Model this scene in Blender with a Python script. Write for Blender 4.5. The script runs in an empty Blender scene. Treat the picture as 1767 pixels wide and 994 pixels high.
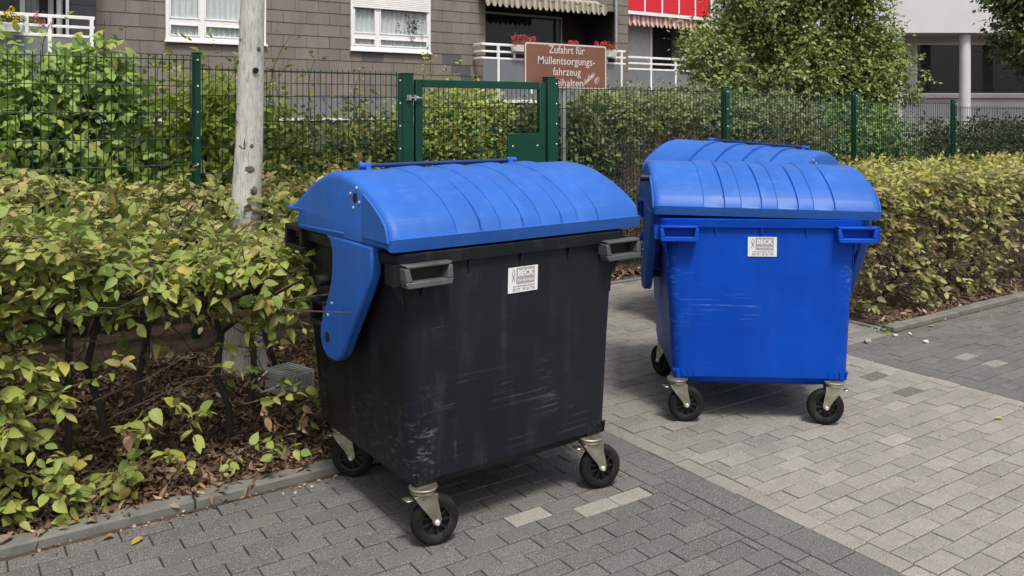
import bpy, bmesh, math, random
import numpy as np
from mathutils import Vector, Matrix

# ------------------------------------------------------------------ camera, sky, sun, exposure
scene = bpy.context.scene
COL = scene.collection
R = math.radians
YAW = R(34.0)                      # the kerb and fence run at 34 degrees to the picture plane
CY, SY = math.cos(YAW), math.sin(YAW)
CAM_H = 1.75
FPX, PW, PH, HORIZ = 1450.0, 1767.0, 994.0, 195.0

cam_data = bpy.data.cameras.new('camera')
cam = bpy.data.objects.new('camera', cam_data)
COL.objects.link(cam)
cam.location = (0, 0, CAM_H)
cam.rotation_euler = (R(90), 0, -YAW)
cam_data.sensor_width = 36.0
cam_data.lens = FPX / PW * 36.0
cam_data.shift_y = -(PH / 2 - HORIZ) / PW
cam_data.clip_start = 0.05
cam_data.clip_end = 600
scene.camera = cam

SUN_EL, SUN_AZ = R(63), R(196)     # azimuth measured from +Y (into the hedge) clockwise seen from above
world = bpy.data.worlds.new('World')
scene.world = world
world.use_nodes = True
wn = world.node_tree
for n in list(wn.nodes):
    wn.nodes.remove(n)
wo = wn.nodes.new('ShaderNodeOutputWorld')
bg = wn.nodes.new('ShaderNodeBackground')
sky = wn.nodes.new('ShaderNodeTexSky')
sky.sky_type = 'NISHITA'
sky.sun_disc = False
sky.sun_elevation = SUN_EL
sky.sun_rotation = SUN_AZ
sky.air_density = 1.0
sky.dust_density = 4.0
sky.ozone_density = 1.0
hsv = wn.nodes.new('ShaderNodeHueSaturation')     # a clouded, nearly white sky
hsv.inputs['Saturation'].default_value = 0.28
wn.links.new(sky.outputs[0], hsv.inputs['Color'])
wn.links.new(hsv.outputs[0], bg.inputs[0])
bg.inputs[1].default_value = 0.098
wn.links.new(bg.outputs[0], wo.inputs[0])

sun_data = bpy.data.lights.new('sun', 'SUN')
sun_data.energy = 2.0
sun_data.angle = R(11)
sun_data.color = (1.0, 0.95, 0.87)
sun = bpy.data.objects.new('sun', sun_data)
COL.objects.link(sun)
sdir = Vector((math.sin(SUN_AZ) * math.cos(SUN_EL), math.cos(SUN_AZ) * math.cos(SUN_EL), math.sin(SUN_EL)))
sun.rotation_euler = sdir.to_track_quat('Z', 'Y').to_euler()
sun.location = (0, -6, 12)

vs = scene.view_settings
vs.view_transform = 'Standard'
vs.look = 'None'
vs.exposure = 0.78
vs.gamma = 1.0
vs.use_curve_mapping = False
scene.render.resolution_x = 1024
scene.render.resolution_y = 576
try:
    scene.cycles.use_denoising = True
    scene.cycles.max_bounces = 6
    scene.cycles.transparent_max_bounces = 6
    scene.cycles.caustics_reflective = False
    scene.cycles.caustics_refractive = False
except Exception:
    pass

rng = np.random.default_rng(11)
random.seed(5)

def CW(xc, zc, z=0.0):
    """point given as metres right of and ahead of the camera -> world"""
    return Vector((CY * xc + SY * zc, -SY * xc + CY * zc, z))

# ------------------------------------------------------------------ tagging
def tag(o, label=None, cat=None, group=None, kind=None):
    if label: o['label'] = label
    if cat: o['category'] = cat
    if group: o['group'] = group
    if kind: o['kind'] = kind
    return o

def empty(name, loc=(0, 0, 0), rz=0.0, parent=None):
    o = bpy.data.objects.new(name, None)
    COL.objects.link(o)
    o.location = loc
    o.rotation_euler = (0, 0, rz)
    o.empty_display_size = 0.2
    if parent: o.parent = parent
    return o

def link(name, me, mat=None, parent=None):
    if mat is not None and not me.materials:
        me.materials.append(mat)
    o = bpy.data.objects.new(name, me)
    COL.objects.link(o)
    if parent: o.parent = parent
    return o

# ------------------------------------------------------------------ mesh builder
class MB:
    def __init__(self):
        self.v, self.f = [], []
    def add(self, vs_, fs_):
        b = len(self.v)
        self.v += [tuple(p) for p in vs_]
        self.f += [tuple(b + i for i in q) for q in fs_]
        return self
    def box(self, c, s, rz=0.0, M=None):
        hx, hy, hz = s[0] / 2, s[1] / 2, s[2] / 2
        pts = [Vector((x, y, z)) for x in (-hx, hx) for y in (-hy, hy) for z in (-hz, hz)]
        Q = Matrix.Rotation(rz, 4, 'Z') if M is None else M
        pts = [Q @ p + Vector(c) for p in pts]
        return self.add(pts, [(0, 1, 3, 2), (4, 6, 7, 5), (0, 4, 5, 1), (2, 3, 7, 6), (0, 2, 6, 4), (1, 5, 7, 3)])
    def bb(self, x0, x1, y0, y1, z0, z1):
        return self.box(((x0 + x1) / 2, (y0 + y1) / 2, (z0 + z1) / 2), (x1 - x0, y1 - y0, z1 - z0))
    def prism(self, poly, fn, a, b):
        """poly 2-D, fn(p,q,t) -> 3-D; extruded from t=a to t=b"""
        n = len(poly)
        pts = [fn(p, q, a) for p, q in poly] + [fn(p, q, b) for p, q in poly]
        fs = [tuple(range(n - 1, -1, -1)), tuple(range(n, 2 * n))]
        fs += [(i, (i + 1) % n, n + (i + 1) % n, n + i) for i in range(n)]
        return self.add(pts, fs)
    def tube(self, pts, rad, n=6, cap=True):
        pts = [Vector(p) for p in pts]
        m = len(pts)
        if not hasattr(rad, '__len__'): rad = [rad] * m
        vs_, fs = [], []
        ref = None
        for i, p in enumerate(pts):
            t = (pts[min(i + 1, m - 1)] - pts[max(i - 1, 0)])
            t = t.normalized() if t.length > 1e-9 else Vector((0, 0, 1))
            if ref is None:
                ref = Vector((1, 0, 0)) if abs(t.x) < 0.8 else Vector((0, 1, 0))
            a = (ref - t * ref.dot(t)).normalized()
            ref = a
            b_ = t.cross(a)
            for k in range(n):
                an = 2 * math.pi * k / n
                vs_.append(p + (a * math.cos(an) + b_ * math.sin(an)) * rad[i])
        for i in range(m - 1):
            for k in range(n):
                k2 = (k + 1) % n
                fs.append((i * n + k, i * n + k2, (i + 1) * n + k2, (i + 1) * n + k))
        if cap:
            fs.append(tuple(range(n - 1, -1, -1)))
            fs.append(tuple((m - 1) * n + k for k in range(n)))
        return self.add(vs_, fs)
    def lathe(self, prof, n=24, M=None, closed=False):
        """prof: list of (r, t); spins round local Z then M"""
        M = M or Matrix.Identity(4)
        m = len(prof)
        vs_ = []
        for k in range(n):
            an = 2 * math.pi * k / n
            for r, t in prof:
                vs_.append(M @ Vector((r * math.cos(an), r * math.sin(an), t)))
        fs = []
        rng_ = m if closed else m - 1
        for k in range(n):
            k2 = (k + 1) % n
            for i in range(rng_):
                j = (i + 1) % m
                fs.append((k * m + i, k2 * m + i, k2 * m + j, k * m + j))
        return self.add(vs_, fs)
    def loft(self, rings, cap=True, close=True):
        n = len(rings[0])
        vs_ = [p for r in rings for p in r]
        fs = []
        for i in range(len(rings) - 1):
            for k in range(n if close else n - 1):
                k2 = (k + 1) % n
                fs.append((i * n + k, i * n + k2, (i + 1) * n + k2, (i + 1) * n + k))
        if cap:
            fs.append(tuple(range(n - 1, -1, -1)))
            fs.append(tuple((len(rings) - 1) * n + k for k in range(n)))
        return self.add(vs_, fs)
    def mesh(self, name, smooth=None):
        me = bpy.data.meshes.new(name)
        me.from_pydata(self.v, [], self.f)
        bm = bmesh.new()
        bm.from_mesh(me)
        bmesh.ops.recalc_face_normals(bm, faces=bm.faces)
        bm.to_mesh(me)
        bm.free()
        if smooth is not None:
            me.polygons.foreach_set('use_smooth', [True] * len(me.polygons))
            me.set_sharp_from_angle(angle=R(smooth))
        return me
    def build(self, name, mat, parent=None, smooth=None, bevel=None, seg=2):
        o = link(name, self.mesh(name, smooth), mat, parent)
        if bevel:
            b = o.modifiers.new('bevel', 'BEVEL')
            b.width = bevel
            b.segments = seg
            b.limit_method = 'ANGLE'
            b.angle_limit = R(40)
            o.data.polygons.foreach_set('use_smooth', [True] * len(o.data.polygons))
            o.data.set_sharp_from_angle(angle=R(50))
            b.harden_normals = False
        return o

def text_mesh(body, size, mat, parent, name, loc, rot, xs=1.0, bold=0.0, align='CENTER', ext=0.0006):
    cu = bpy.data.curves.new('t', 'FONT')
    cu.body = body
    cu.size = size
    cu.align_x = align
    cu.align_y = 'CENTER'
    cu.extrude = ext
    cu.offset = bold
    cu.resolution_u = 3
    t = bpy.data.objects.new('t', cu)
    COL.objects.link(t)
    dg = bpy.context.evaluated_depsgraph_get()
    me = bpy.data.meshes.new_from_object(t.evaluated_get(dg))
    bpy.data.objects.remove(t)
    me.name = name
    me.materials.clear()
    for v in me.vertices:
        v.co.x *= xs
    o = link(name, me, mat, parent)
    o.location = loc
    o.rotation_euler = rot
    return o

# ------------------------------------------------------------------ materials
class NT:
    def __init__(self, name):
        self.m = bpy.data.materials.new(name)
        self.m.use_nodes = True
        self.t = self.m.node_tree
        self.t.nodes.clear()
        self.out = self.t.nodes.new('ShaderNodeOutputMaterial')
        self.p = self.t.nodes.new('ShaderNodeBsdfPrincipled')
        self.t.links.new(self.p.outputs[0], self.out.inputs[0])
    def n(self, typ, **kw):
        nd = self.t.nodes.new('ShaderNode' + typ)
        for k, v in kw.items():
            setattr(nd, k, v)
        return nd
    def l(self, a, b):
        self.t.links.new(a, b)
    def val(self, sock, v):
        if hasattr(v, 'is_output') or hasattr(v, 'links'):
            self.l(v, sock)
        else:
            sock.default_value = v
    def math(self, op, a, b=0.0, clamp=False):
        nd = self.n('Math', operation=op, use_clamp=clamp)
        self.val(nd.inputs[0], a)
        self.val(nd.inputs[1], b)
        return nd.outputs[0]
    def coord(self, kind='Object'):
        return self.n('TexCoord').outputs[kind]
    def mapping(self, vec, scale=(1, 1, 1), rot=(0, 0, 0), loc=(0, 0, 0)):
        nd = self.n('Mapping')
        self.l(vec, nd.inputs[0])
        nd.inputs['Scale'].default_value = scale
        nd.inputs['Rotation'].default_value = rot
        nd.inputs['Location'].default_value = loc
        return nd.outputs[0]
    def noise(self, vec, scale=5.0, detail=4.0, rough=0.55):
        nd = self.n('TexNoise')
        if vec is not None: self.l(vec, nd.inputs['Vector'])
        nd.inputs['Scale'].default_value = scale
        nd.inputs['Detail'].default_value = detail
        nd.inputs['Roughness'].default_value = rough
        return nd.outputs['Fac']
    def rng(self, v, a, b, c=0.0, d=1.0):
        nd = self.n('MapRange')
        self.val(nd.inputs[0], v)
        nd.inputs[1].default_value = a
        nd.inputs[2].default_value = b
        nd.inputs[3].default_value = c
        nd.inputs[4].default_value = d
        return nd.outputs[0]
    def mix(self, fac, a, b, mode='MIX'):
        nd = self.n('Mix', data_type='RGBA', blend_type=mode)
        self.val(nd.inputs[0], fac)
        self.val(nd.inputs[6], a if not isinstance(a, tuple) else (*a[:3], 1))
        self.val(nd.inputs[7], b if not isinstance(b, tuple) else (*b[:3], 1))
        return nd.outputs[2]
    def bump(self, h, strength=0.3, dist=0.01):
        nd = self.n('Bump')
        nd.inputs['Strength'].default_value = strength
        nd.inputs['Distance'].default_value = dist
        self.l(h, nd.inputs['Height'])
        self.l(nd.outputs[0], self.p.inputs['Normal'])
    def base(self, c):
        self.val(self.p.inputs['Base Color'], (*c[:3], 1) if isinstance(c, tuple) else c)
    def set(self, **kw):
        for k, v in kw.items():
            self.val(self.p.inputs[k.replace('_', ' ')], v)
        return self

def simple(name, col, rough=0.6, metal=0.0, var=0.12, scale=6.0, bump=0.0, bscale=60.0, spec=0.5, dirt=None):
    m = NT(name)
    co = m.coord('Object')
    nz = m.noise(co, scale, 5)
    dark = tuple(c * (1 - var) for c in col)
    lite = tuple(min(1, c * (1 + var)) for c in col)
    c = m.mix(m.rng(nz, 0.3, 0.7), dark, lite)
    if dirt:
        n2 = m.noise(m.mapping(co, (1, 1, 0.35)), scale * 0.6, 6, 0.65)
        c = m.mix(m.rng(n2, 0.5, 0.75, 0, dirt[3]), c, dirt[:3])
    m.base(c)
    m.set(Roughness=m.rng(nz, 0.2, 0.8, max(0.03, rough - 0.08), min(1, rough + 0.08)), Metallic=metal, Specular_IOR_Level=spec)
    if bump:
        m.bump(m.noise(co, bscale, 3), bump, 0.004)
    return m.m

def plastic(name, col, scuffs, rough=0.42, scuffcol=(0.42, 0.43, 0.44), haze=0.25, spec=0.5):
    """moulded bin plastic: fine grain, dusty haze, scratches inside the given local boxes (x0,x1,z0,z1,kind)"""
    m = NT(name)
    co = m.coord('Object')
    sep = m.n('SeparateXYZ')
    m.l(co, sep.inputs[0])
    X, Y, Z = sep.outputs
    big = m.noise(co, 2.2, 6, 0.6)
    c = m.mix(m.rng(big, 0.35, 0.75), tuple(k * 0.86 for k in col), tuple(min(1, k * 1.12) for k in col))
    # vertical dribbles of dust
    drib = m.noise(m.mapping(co, (14, 14, 1.2)), 1.0, 5, 0.6)
    dust = m.noise(co, 9, 8, 0.7)
    hz = m.math('MULTIPLY', m.rng(drib, 0.5, 0.8), m.rng(dust, 0.4, 0.7))
    c = m.mix(m.math('MULTIPLY', hz, haze), c, scuffcol)
    fine = m.noise(co, 160, 2)
    def soft(v, a, b, s):
        return m.math('MULTIPLY', m.rng(v, a - s, a + s), m.rng(v, b - s, b + s, 1, 0))
    tot = None
    for (x0, x1, z0, z1, kind, amt) in scuffs:
        bx = m.math('MULTIPLY', soft(X, x0, x1, 0.05), soft(Z, z0, z1, 0.07))
        if kind == 'h':
            nz = m.noise(m.mapping(co, (2.2, 2.2, 70), (0, R(3.5), 0)), 1.0, 3, 0.6)
            br = m.noise(co, 7, 3)
            s = m.math('MULTIPLY', m.rng(nz, 0.56, 0.70), m.rng(br, 0.45, 0.6))
        elif kind == 'v':
            nz = m.noise(m.mapping(co, (60, 60, 3.0)), 1.0, 3, 0.6)
            s = m.math('MULTIPLY', m.rng(nz, 0.55, 0.7), m.rng(m.noise(co, 8, 3), 0.42, 0.6))
        else:                                   # rubbed, speckled patch
            nz = m.noise(m.mapping(co, (22, 22, 70)), 1.0, 5, 0.7)
            s = m.math('MULTIPLY', m.rng(nz, 0.52, 0.6), m.rng(m.noise(co, 12, 3), 0.4, 0.62))
        s = m.math('MULTIPLY', m.math('MULTIPLY', s, bx), amt)
        tot = s if tot is None else m.math('ADD', tot, s, True)
    # stray hairline scratches everywhere
    st = m.noise(m.mapping(co, (3, 3, 90), (0, R(-28), 0)), 1.0, 2, 0.5)
    s2 = m.math('MULTIPLY', m.rng(st, 0.71, 0.77), m.rng(m.noise(co, 4, 2), 0.5, 0.7))
    s2 = m.math('MULTIPLY', s2, 0.35)
    tot = s2 if tot is None else m.math('ADD', tot, s2, True)
    c = m.mix(tot, c, scuffcol)
    m.base(c)
    m.set(Roughness=m.math('ADD', m.rng(big, 0.3, 0.7, rough - 0.07, rough + 0.07), m.math('MULTIPLY', tot, 0.25)), Specular_IOR_Level=spec)
    m.bump(fine, 0.07, 0.002)
    return m.m

def attr_leaf(name, transl=0.3, rough=0.5, vein=0.25, spec=0.35):
    m = NT(name)
    at = m.n('Attribute', attribute_name='Col')
    col = at.outputs['Color']
    uv = m.n('UVMap', uv_map='UVMap')
    sep = m.n('SeparateXYZ')
    m.l(uv.outputs[0], sep.inputs[0])
    u, v = sep.outputs[0], sep.outputs[1]
    au = m.math('ABSOLUTE', m.math('SUBTRACT', u, 0.5))
    ph = m.math('SUBTRACT', m.math('MULTIPLY', v, 9.0), m.math('MULTIPLY', au, 7.0))
    fr = m.math('FRACT', ph)
    side = m.rng(m.math('ABSOLUTE', m.math('SUBTRACT', fr, 0.5)), 0.38, 0.5)
    mid = m.rng(au, 0.0, 0.05, 1, 0)
    vv = m.math('MAXIMUM', side, mid)
    blot = m.noise(m.n('NewGeometry').outputs['Position'], 45, 3)
    c = m.mix(m.rng(blot, 0.35, 0.75, 0, 0.35), col, m.mix(0.6, col, (0.30, 0.24, 0.05)))
    c = m.mix(m.math('MULTIPLY', vv, vein), c, m.mix(0.5, c, (0.45, 0.48, 0.16)))
    m.base(c)
    m.set(Roughness=rough, Specular_IOR_Level=spec)
    m.bump(vv, 0.25, 0.002)
    tr = m.n('BsdfTranslucent')
    m.l(c, tr.inputs[0])
    mx = m.n('MixShader')
    mx.inputs[0].default_value = transl
    m.l(m.p.outputs[0], mx.inputs[1])
    m.l(tr.outputs[0], mx.inputs[2])
    m.l(mx.outputs[0], m.out.inputs[0])
    return m.m

def attr_paver(name):
    m = NT(name)
    at = m.n('Attribute', attribute_name='Col')
    pos = m.n('NewGeometry').outputs['Position']
    sp = m.noise(pos, 190, 2, 0.7)
    sp2 = m.noise(pos, 330, 1, 0.5)
    big = m.noise(pos, 1.7, 6, 0.62)
    md = m.noise(pos, 14, 5, 0.65)
    c = m.mix(m.rng(big, 0.3, 0.72), m.mix(0.28, at.outputs['Color'], (0.07, 0.065, 0.058)), at.outputs['Color'])
    c = m.mix(m.rng(md, 0.3, 0.7, 0.0, 0.28), c, (0.09, 0.083, 0.075))
    c = m.mix(m.rng(sp, 0.36, 0.52, 0.6, 0.0), c, (0.04, 0.04, 0.04))
    c = m.mix(m.rng(sp2, 0.58, 0.68, 0.0, 0.6), c, (0.50, 0.48, 0.45))
    # pale lime marks near the kerb and drips
    st = m.noise(m.mapping(pos, (3.2, 5.0, 1)), 1.3, 8, 0.72)
    c = m.mix(m.rng(st, 0.62, 0.72, 0, 0.22), c, (0.36, 0.34, 0.31))
    m.base(c)
    m.set(Roughness=0.85, Specular_IOR_Level=0.3)
    m.bump(sp, 0.35, 0.003)
    return m.m

def attr_plain(name, rough=0.8, bs=90, bump=0.3, var=0.3, spec=0.3):
    m = NT(name)
    at = m.n('Attribute', attribute_name='Col')
    pos = m.n('NewGeometry').outputs['Position']
    nz = m.noise(pos, 6, 6, 0.65)
    c = m.mix(m.rng(nz, 0.3, 0.7), m.mix(var, at.outputs['Color'], (0.02, 0.018, 0.015)), at.outputs['Color'])
    m.base(c)
    m.set(Roughness=rough, Specular_IOR_Level=spec)
    m.bump(m.noise(pos, bs, 3), bump, 0.003)
    return m.m

M = {}
M['lid_blue'] = plastic('lid_blue', (0.021, 0.108, 0.43), [(-0.7, 0.7, 1.15, 1.5, 'h', 0.10)], 0.48, (0.26, 0.36, 0.58), 0.20, spec=0.30)
M['body_black'] = plastic('body_black', (0.0080, 0.0104, 0.0140), [
    (-0.50, -0.45, 0.27, 0.60, 'p', 1.0), (-0.42, -0.35, 0.30, 0.44, 'v', 0.5),
    (-0.40, 0.22, 0.50, 0.62, 'h', 0.45), (0.12, 0.36, 0.40, 0.48, 'h', 0.4), (0.14, 0.17, 0.42, 0.74, 'p', 0.3),
    (0.54, 0.64, 0.40, 0.95, 'p', 0.55), (-0.2, 0.5, 0.28, 0.36, 'h', 0.4)], 0.50, (0.20, 0.205, 0.205), 0.24, spec=0.28)
M['body_blue'] = plastic('body_blue', (0.0006, 0.057, 0.43), [
    (-0.60, -0.48, 0.35, 1.0, 'p', 0.45), (-0.50, 0.05, 0.58, 0.72, 'h', 0.5), (0.46, 0.6, 0.35, 0.95, 'p', 0.4)], 0.45, (0.16, 0.28, 0.55), 0.08, spec=0.18)
M['black_plastic'] = simple('black_plastic', (0.009, 0.010, 0.012), 0.48, var=0.3, dirt=(0.07, 0.07, 0.07, 0.3), spec=0.3)
M['handle_black'] = simple('handle_black', (0.060, 0.061, 0.062), 0.5, var=0.3, dirt=(0.16, 0.16, 0.16, 0.4))
M['rubber'] = simple('rubber', (0.008, 0.008, 0.008), 0.75, var=0.3, scale=20, dirt=(0.05, 0.047, 0.044, 0.55), bump=0.3, spec=0.25)
M['rim_plastic'] = simple('rim_plastic', (0.010, 0.010, 0.011), 0.5, var=0.3, scale=20, dirt=(0.09, 0.088, 0.08, 0.5), spec=0.35)
M['zinc'] = simple('zinc', (0.46, 0.44, 0.35), 0.34, 0.85, 0.3, 18, dirt=(0.14, 0.10, 0.06, 0.75))
M['galva'] = simple('galva', (0.42, 0.43, 0.44), 0.45, 0.7, 0.15, 12)
M['bolt'] = simple('bolt', (0.72, 0.72, 0.70), 0.3, 0.5, 0.05)
M['green_coat'] = simple('green_coat', (0.004, 0.048, 0.030), 0.42, 0.0, 0.12, 4, dirt=(0.012, 0.065, 0.045, 0.3), spec=0.35)
M['green_wire'] = simple('green_wire', (0.004, 0.030, 0.022), 0.45, 0.0, 0.15, 8, spec=0.3)
M['sticker_white'] = simple('sticker_white', (0.74, 0.74, 0.76), 0.35, var=0.03)
M['sticker_grey'] = simple('sticker_grey', (0.36, 0.335, 0.325), 0.35, var=0.03)
M['print_grey'] = simple('print_grey', (0.22, 0.21, 0.21), 0.4, var=0.03)
M['sign_brown'] = simple('sign_brown', (0.185, 0.078, 0.050), 0.45, var=0.12, scale=3, dirt=(0.30, 0.14, 0.10, 0.4))
M['twig_grey'] = simple('twig_grey', (0.19, 0.155, 0.125), 0.9, var=0.4, scale=9)
M['sign_white'] = simple('sign_white', (0.62, 0.57, 0.52), 0.45, var=0.08, scale=20)
M['graffiti'] = simple('graffiti', (0.62, 0.48, 0.48), 0.5, var=0.2, scale=30)
M['bark_pale'] = None
M['kerb'] = None
M['paver'] = attr_paver('paver')
M['leaf'] = attr_leaf('leaf', 0.3, 0.5, 0.45)
M['leaf_far'] = attr_leaf('leaf_far', 0.28, 0.5, 0.12)
M['litter'] = attr_plain('litter', 0.75, 60, 0.4, 0.25)
M['shingle'] = None
M['white_pvc'] = simple('white_pvc', (0.80, 0.80, 0.79), 0.35, var=0.04)
M['white_rail'] = simple('white_rail', (0.80, 0.80, 0.78), 0.4, var=0.06, dirt=(0.5, 0.48, 0.44, 0.3))
M['grey_panel'] = simple('grey_panel', (0.16, 0.17, 0.19), 0.55, var=0.06, scale=1.5)
M['red_panel'] = simple('red_panel', (0.62, 0.012, 0.03), 0.4, var=0.06)
M['white_render'] = simple('white_render', (0.55, 0.55, 0.555), 0.85, var=0.05, scale=1.2, bump=0.35, bscale=30)
M['soil'] = simple('soil', (0.055, 0.034, 0.022), 0.95, var=0.4, scale=9, bump=0.8, bscale=40)
M['twig'] = simple('twig', (0.085, 0.062, 0.045), 0.85, var=0.35, scale=20, bump=0.5)
M['stem'] = simple('stem', (0.050, 0.038, 0.030), 0.9, var=0.35, scale=14, bump=0.8, bscale=50)
M['dark_room'] = simple('dark_room', (0.045, 0.043, 0.042), 0.8, var=0.2, scale=1)
M['curtain'] = simple('curtain', (0.86, 0.86, 0.85), 0.9, var=0.05)
M['curtain_grey'] = simple('curtain_grey', (0.34, 0.36, 0.36), 0.9, var=0.1)
M['dark_frame'] = simple('dark_frame', (0.06, 0.06, 0.065), 0.5, var=0.1)
M['room_grey'] = simple('room_grey', (0.17, 0.165, 0.16), 0.8, var=0.25, scale=.8)
M['shutter'] = simple('shutter', (0.56, 0.55, 0.53), 0.5, var=0.08)

def glass_mat(name, tint=(0.04, 0.05, 0.055), alpha=0.45):
    m = NT(name)
    m.base(tint)
    m.set(Roughness=0.04, Specular_IOR_Level=0.6)
    tr = m.n('BsdfTransparent')
    tr.inputs[0].default_value = (0.93, 0.95, 0.95, 1)
    mx = m.n('MixShader')
    mx.inputs[0].default_value = alpha
    m.l(tr.outputs[0], mx.inputs[1])
    m.l(m.p.outputs[0], mx.inputs[2])
    m.l(mx.outputs[0], m.out.inputs[0])
    return m.m
M['glass'] = glass_mat('glass', alpha=0.10)
M['glass_dark'] = glass_mat('glass_dark', (0.05, 0.055, 0.06), 0.6)

def bark():
    m = NT('bark_pale')
    co = m.coord('Object')
    st = m.mapping(co, (1, 1, 0.16))
    n1 = m.noise(m.mapping(co, (1, 1, 0.13)), 75, 8, 0.75)
    n3 = m.noise(m.mapping(co, (1, 1, 0.2)), 34, 5, 0.7)
    n2 = m.noise(co, 5, 5, 0.6)
    crack = m.math('MULTIPLY', m.rng(n1, 0.50, 0.42), m.rng(n3, 0.66, 0.46))
    c = m.mix(m.rng(n2, 0.3, 0.7), (0.50, 0.49, 0.455), (0.68, 0.67, 0.63))
    c = m.mix(m.rng(n3, 0.42, 0.72, 0, 0.45), c, (0.33, 0.315, 0.28))
    c = m.mix(m.math('MULTIPLY', crack, 0.55), c, (0.12, 0.11, 0.10))
    m.base(c)
    m.set(Roughness=0.9, Specular_IOR_Level=0.2)
    m.bump(m.math('ADD', m.math('MULTIPLY', n1, 0.8), n3), 0.7, 0.016)
    return m.m
M['bark_pale'] = bark()
M['knot'] = simple('knot', (0.115, 0.085, 0.065), 0.9, var=0.5, scale=40, bump=1.0, bscale=70)

def concrete(name, col, var=0.3):
    m = NT(name)
    pos = m.n('NewGeometry').outputs['Position']
    a = m.noise(pos, 7, 8, 0.7)
    b = m.noise(pos, 160, 3, 0.6)
    c = m.mix(m.rng(a, 0.3, 0.72), tuple(k * (1 - var) for k in col), tuple(k * (1 + var) for k in col))
    c = m.mix(m.rng(b, 0.55, 0.75, 0, 0.5), c, tuple(k * 0.4 for k in col))
    moss = m.noise(pos, 3.1, 6, 0.7)
    c = m.mix(m.rng(moss, 0.55, 0.75, 0, 0.4), c, (0.07, 0.072, 0.05))
    m.base(c)
    m.set(Roughness=0.9, Specular_IOR_Level=0.25)
    m.bump(m.math('ADD', a, m.math('MULTIPLY', b, 0.5)), 0.5, 0.006)
    return m.m
M['kerb'] = concrete('kerb', (0.155, 0.152, 0.14))
M['bar_blue'] = simple('bar_blue', (0.008, 0.026, 0.12), 0.45, var=0.1)
M['joint'] = concrete('joint', (0.058, 0.052, 0.043))
M['box_grey'] = concrete('box_grey', (0.44, 0.45, 0.46), 0.12)

def shingle_mat():
    m = NT('shingle')
    at = m.n('ObjectInfo').outputs['Random']
    pos = m.n('NewGeometry').outputs['Position']
    n1 = m.noise(m.mapping(pos, (1.5, 1.5, 0.35)), 2.2, 7, 0.65)
    c = m.mix(at, (0.178, 0.154, 0.133), (0.212, 0.184, 0.160))
    c = m.mix(m.rng(n1, 0.42, 0.72, 0, 0.6), c, (0.115, 0.102, 0.095))
    n2 = m.noise(pos, 30, 4, 0.7)
    c = m.mix(m.rng(n2, 0.4, 0.8, 0, 0.25), c, (0.24, 0.21, 0.19))
    m.base(c)
    m.set(Roughness=0.7, Specular_IOR_Level=0.3)
    return m.m
M['shingle'] = shingle_mat()
M['shingle_new'] = simple('shingle_new', (0.085, 0.085, 0.09), 0.6, var=0.08)
# ------------------------------------------------------------------ ground
def sheet(name, x0, x1, y0, y1, z, mat):
    o = MB().add([(x0, y0, z), (x1, y0, z), (x1, y1, z), (x0, y1, z)], [(0, 1, 2, 3)]).build(name, mat)
    return tag(o, kind='structure')

def far_paving():
    m = NT('far_paving')
    pos = m.n('NewGeometry').outputs['Position']
    br = m.n('TexBrick')
    m.l(m.mapping(pos, (1, 1, 1)), br.inputs['Vector'])
    br.inputs['Scale'].default_value = 1.0
    br.inputs['Brick Width'].default_value = 0.2
    br.inputs['Row Height'].default_value = 0.1
    br.inputs['Mortar Size'].default_value = 0.004
    br.inputs['Color1'].default_value = (0.15, 0.145, 0.14, 1)
    br.inputs['Color2'].default_value = (0.11, 0.107, 0.105, 1)
    br.inputs['Mortar'].default_value = (0.05, 0.046, 0.04, 1)
    nz = m.noise(pos, 3, 6, 0.65)
    m.base(m.mix(m.rng(nz, 0.3, 0.7, 0, 0.4), br.outputs[0], (0.07, 0.066, 0.06)))
    m.set(Roughness=0.9)
    return m.m
sheet('ground', -150, 150, -150, 150, -0.040, far_paving())
sheet('joint_bed', -2.4, 12.2, 0.1, 6.62, -0.014, M['joint'])
sheet('kerb_gutter', -2.4, 2.9, 3.830, 3.872, -0.0035, M['soil'])
sheet('kerb_gutter', 6.3, 12.2, 3.832, 3.872, -0.0035, M['soil'])
sheet('planting_bed', -3.5, 2.9, 3.96, 6.9, 0.016, M['soil'])
sheet('planting_bed', 6.32, 22, 3.96, 6.9, 0.016, M['soil'])
sheet('garden_ground', -12, 45, 6.9, 40, 0.020, M['soil'])

def set_col(me, cols):
    """cols: (nverts,3) linear colour per vertex"""
    a = me.attributes.new('Col', 'FLOAT_COLOR', 'POINT')
    c4 = np.ones((len(cols), 4), dtype=np.float32)
    c4[:, :3] = cols
    a.data.foreach_set('color', c4.ravel())

def np_mesh(name, V, F, cols=None, uv=None, smooth=False):
    """V (n,3), F (m,k) same-size faces; quick mesh"""
    me = bpy.data.meshes.new(name)
    V = np.ascontiguousarray(V, dtype=np.float32)
    F = np.ascontiguousarray(F, dtype=np.int32)
    me.vertices.add(len(V))
    me.vertices.foreach_set('co', V.ravel())
    k = F.shape[1]
    me.loops.add(F.size)
    me.loops.foreach_set('vertex_index', F.ravel())
    me.polygons.add(len(F))
    me.polygons.foreach_set('loop_start', np.arange(0, F.size, k, dtype=np.int32))
    me.polygons.foreach_set('loop_total', np.full(len(F), k, dtype=np.int32))
    me.polygons.foreach_set('use_smooth', np.full(len(F), smooth, dtype=bool))
    if uv is not None:
        l = me.uv_layers.new(name='UVMap')
        l.data.foreach_set('uv', np.ascontiguousarray(uv[F.ravel()], dtype=np.float32).ravel())
    me.update(calc_edges=True)
    if cols is not None:
        set_col(me, cols)
    return me

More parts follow.
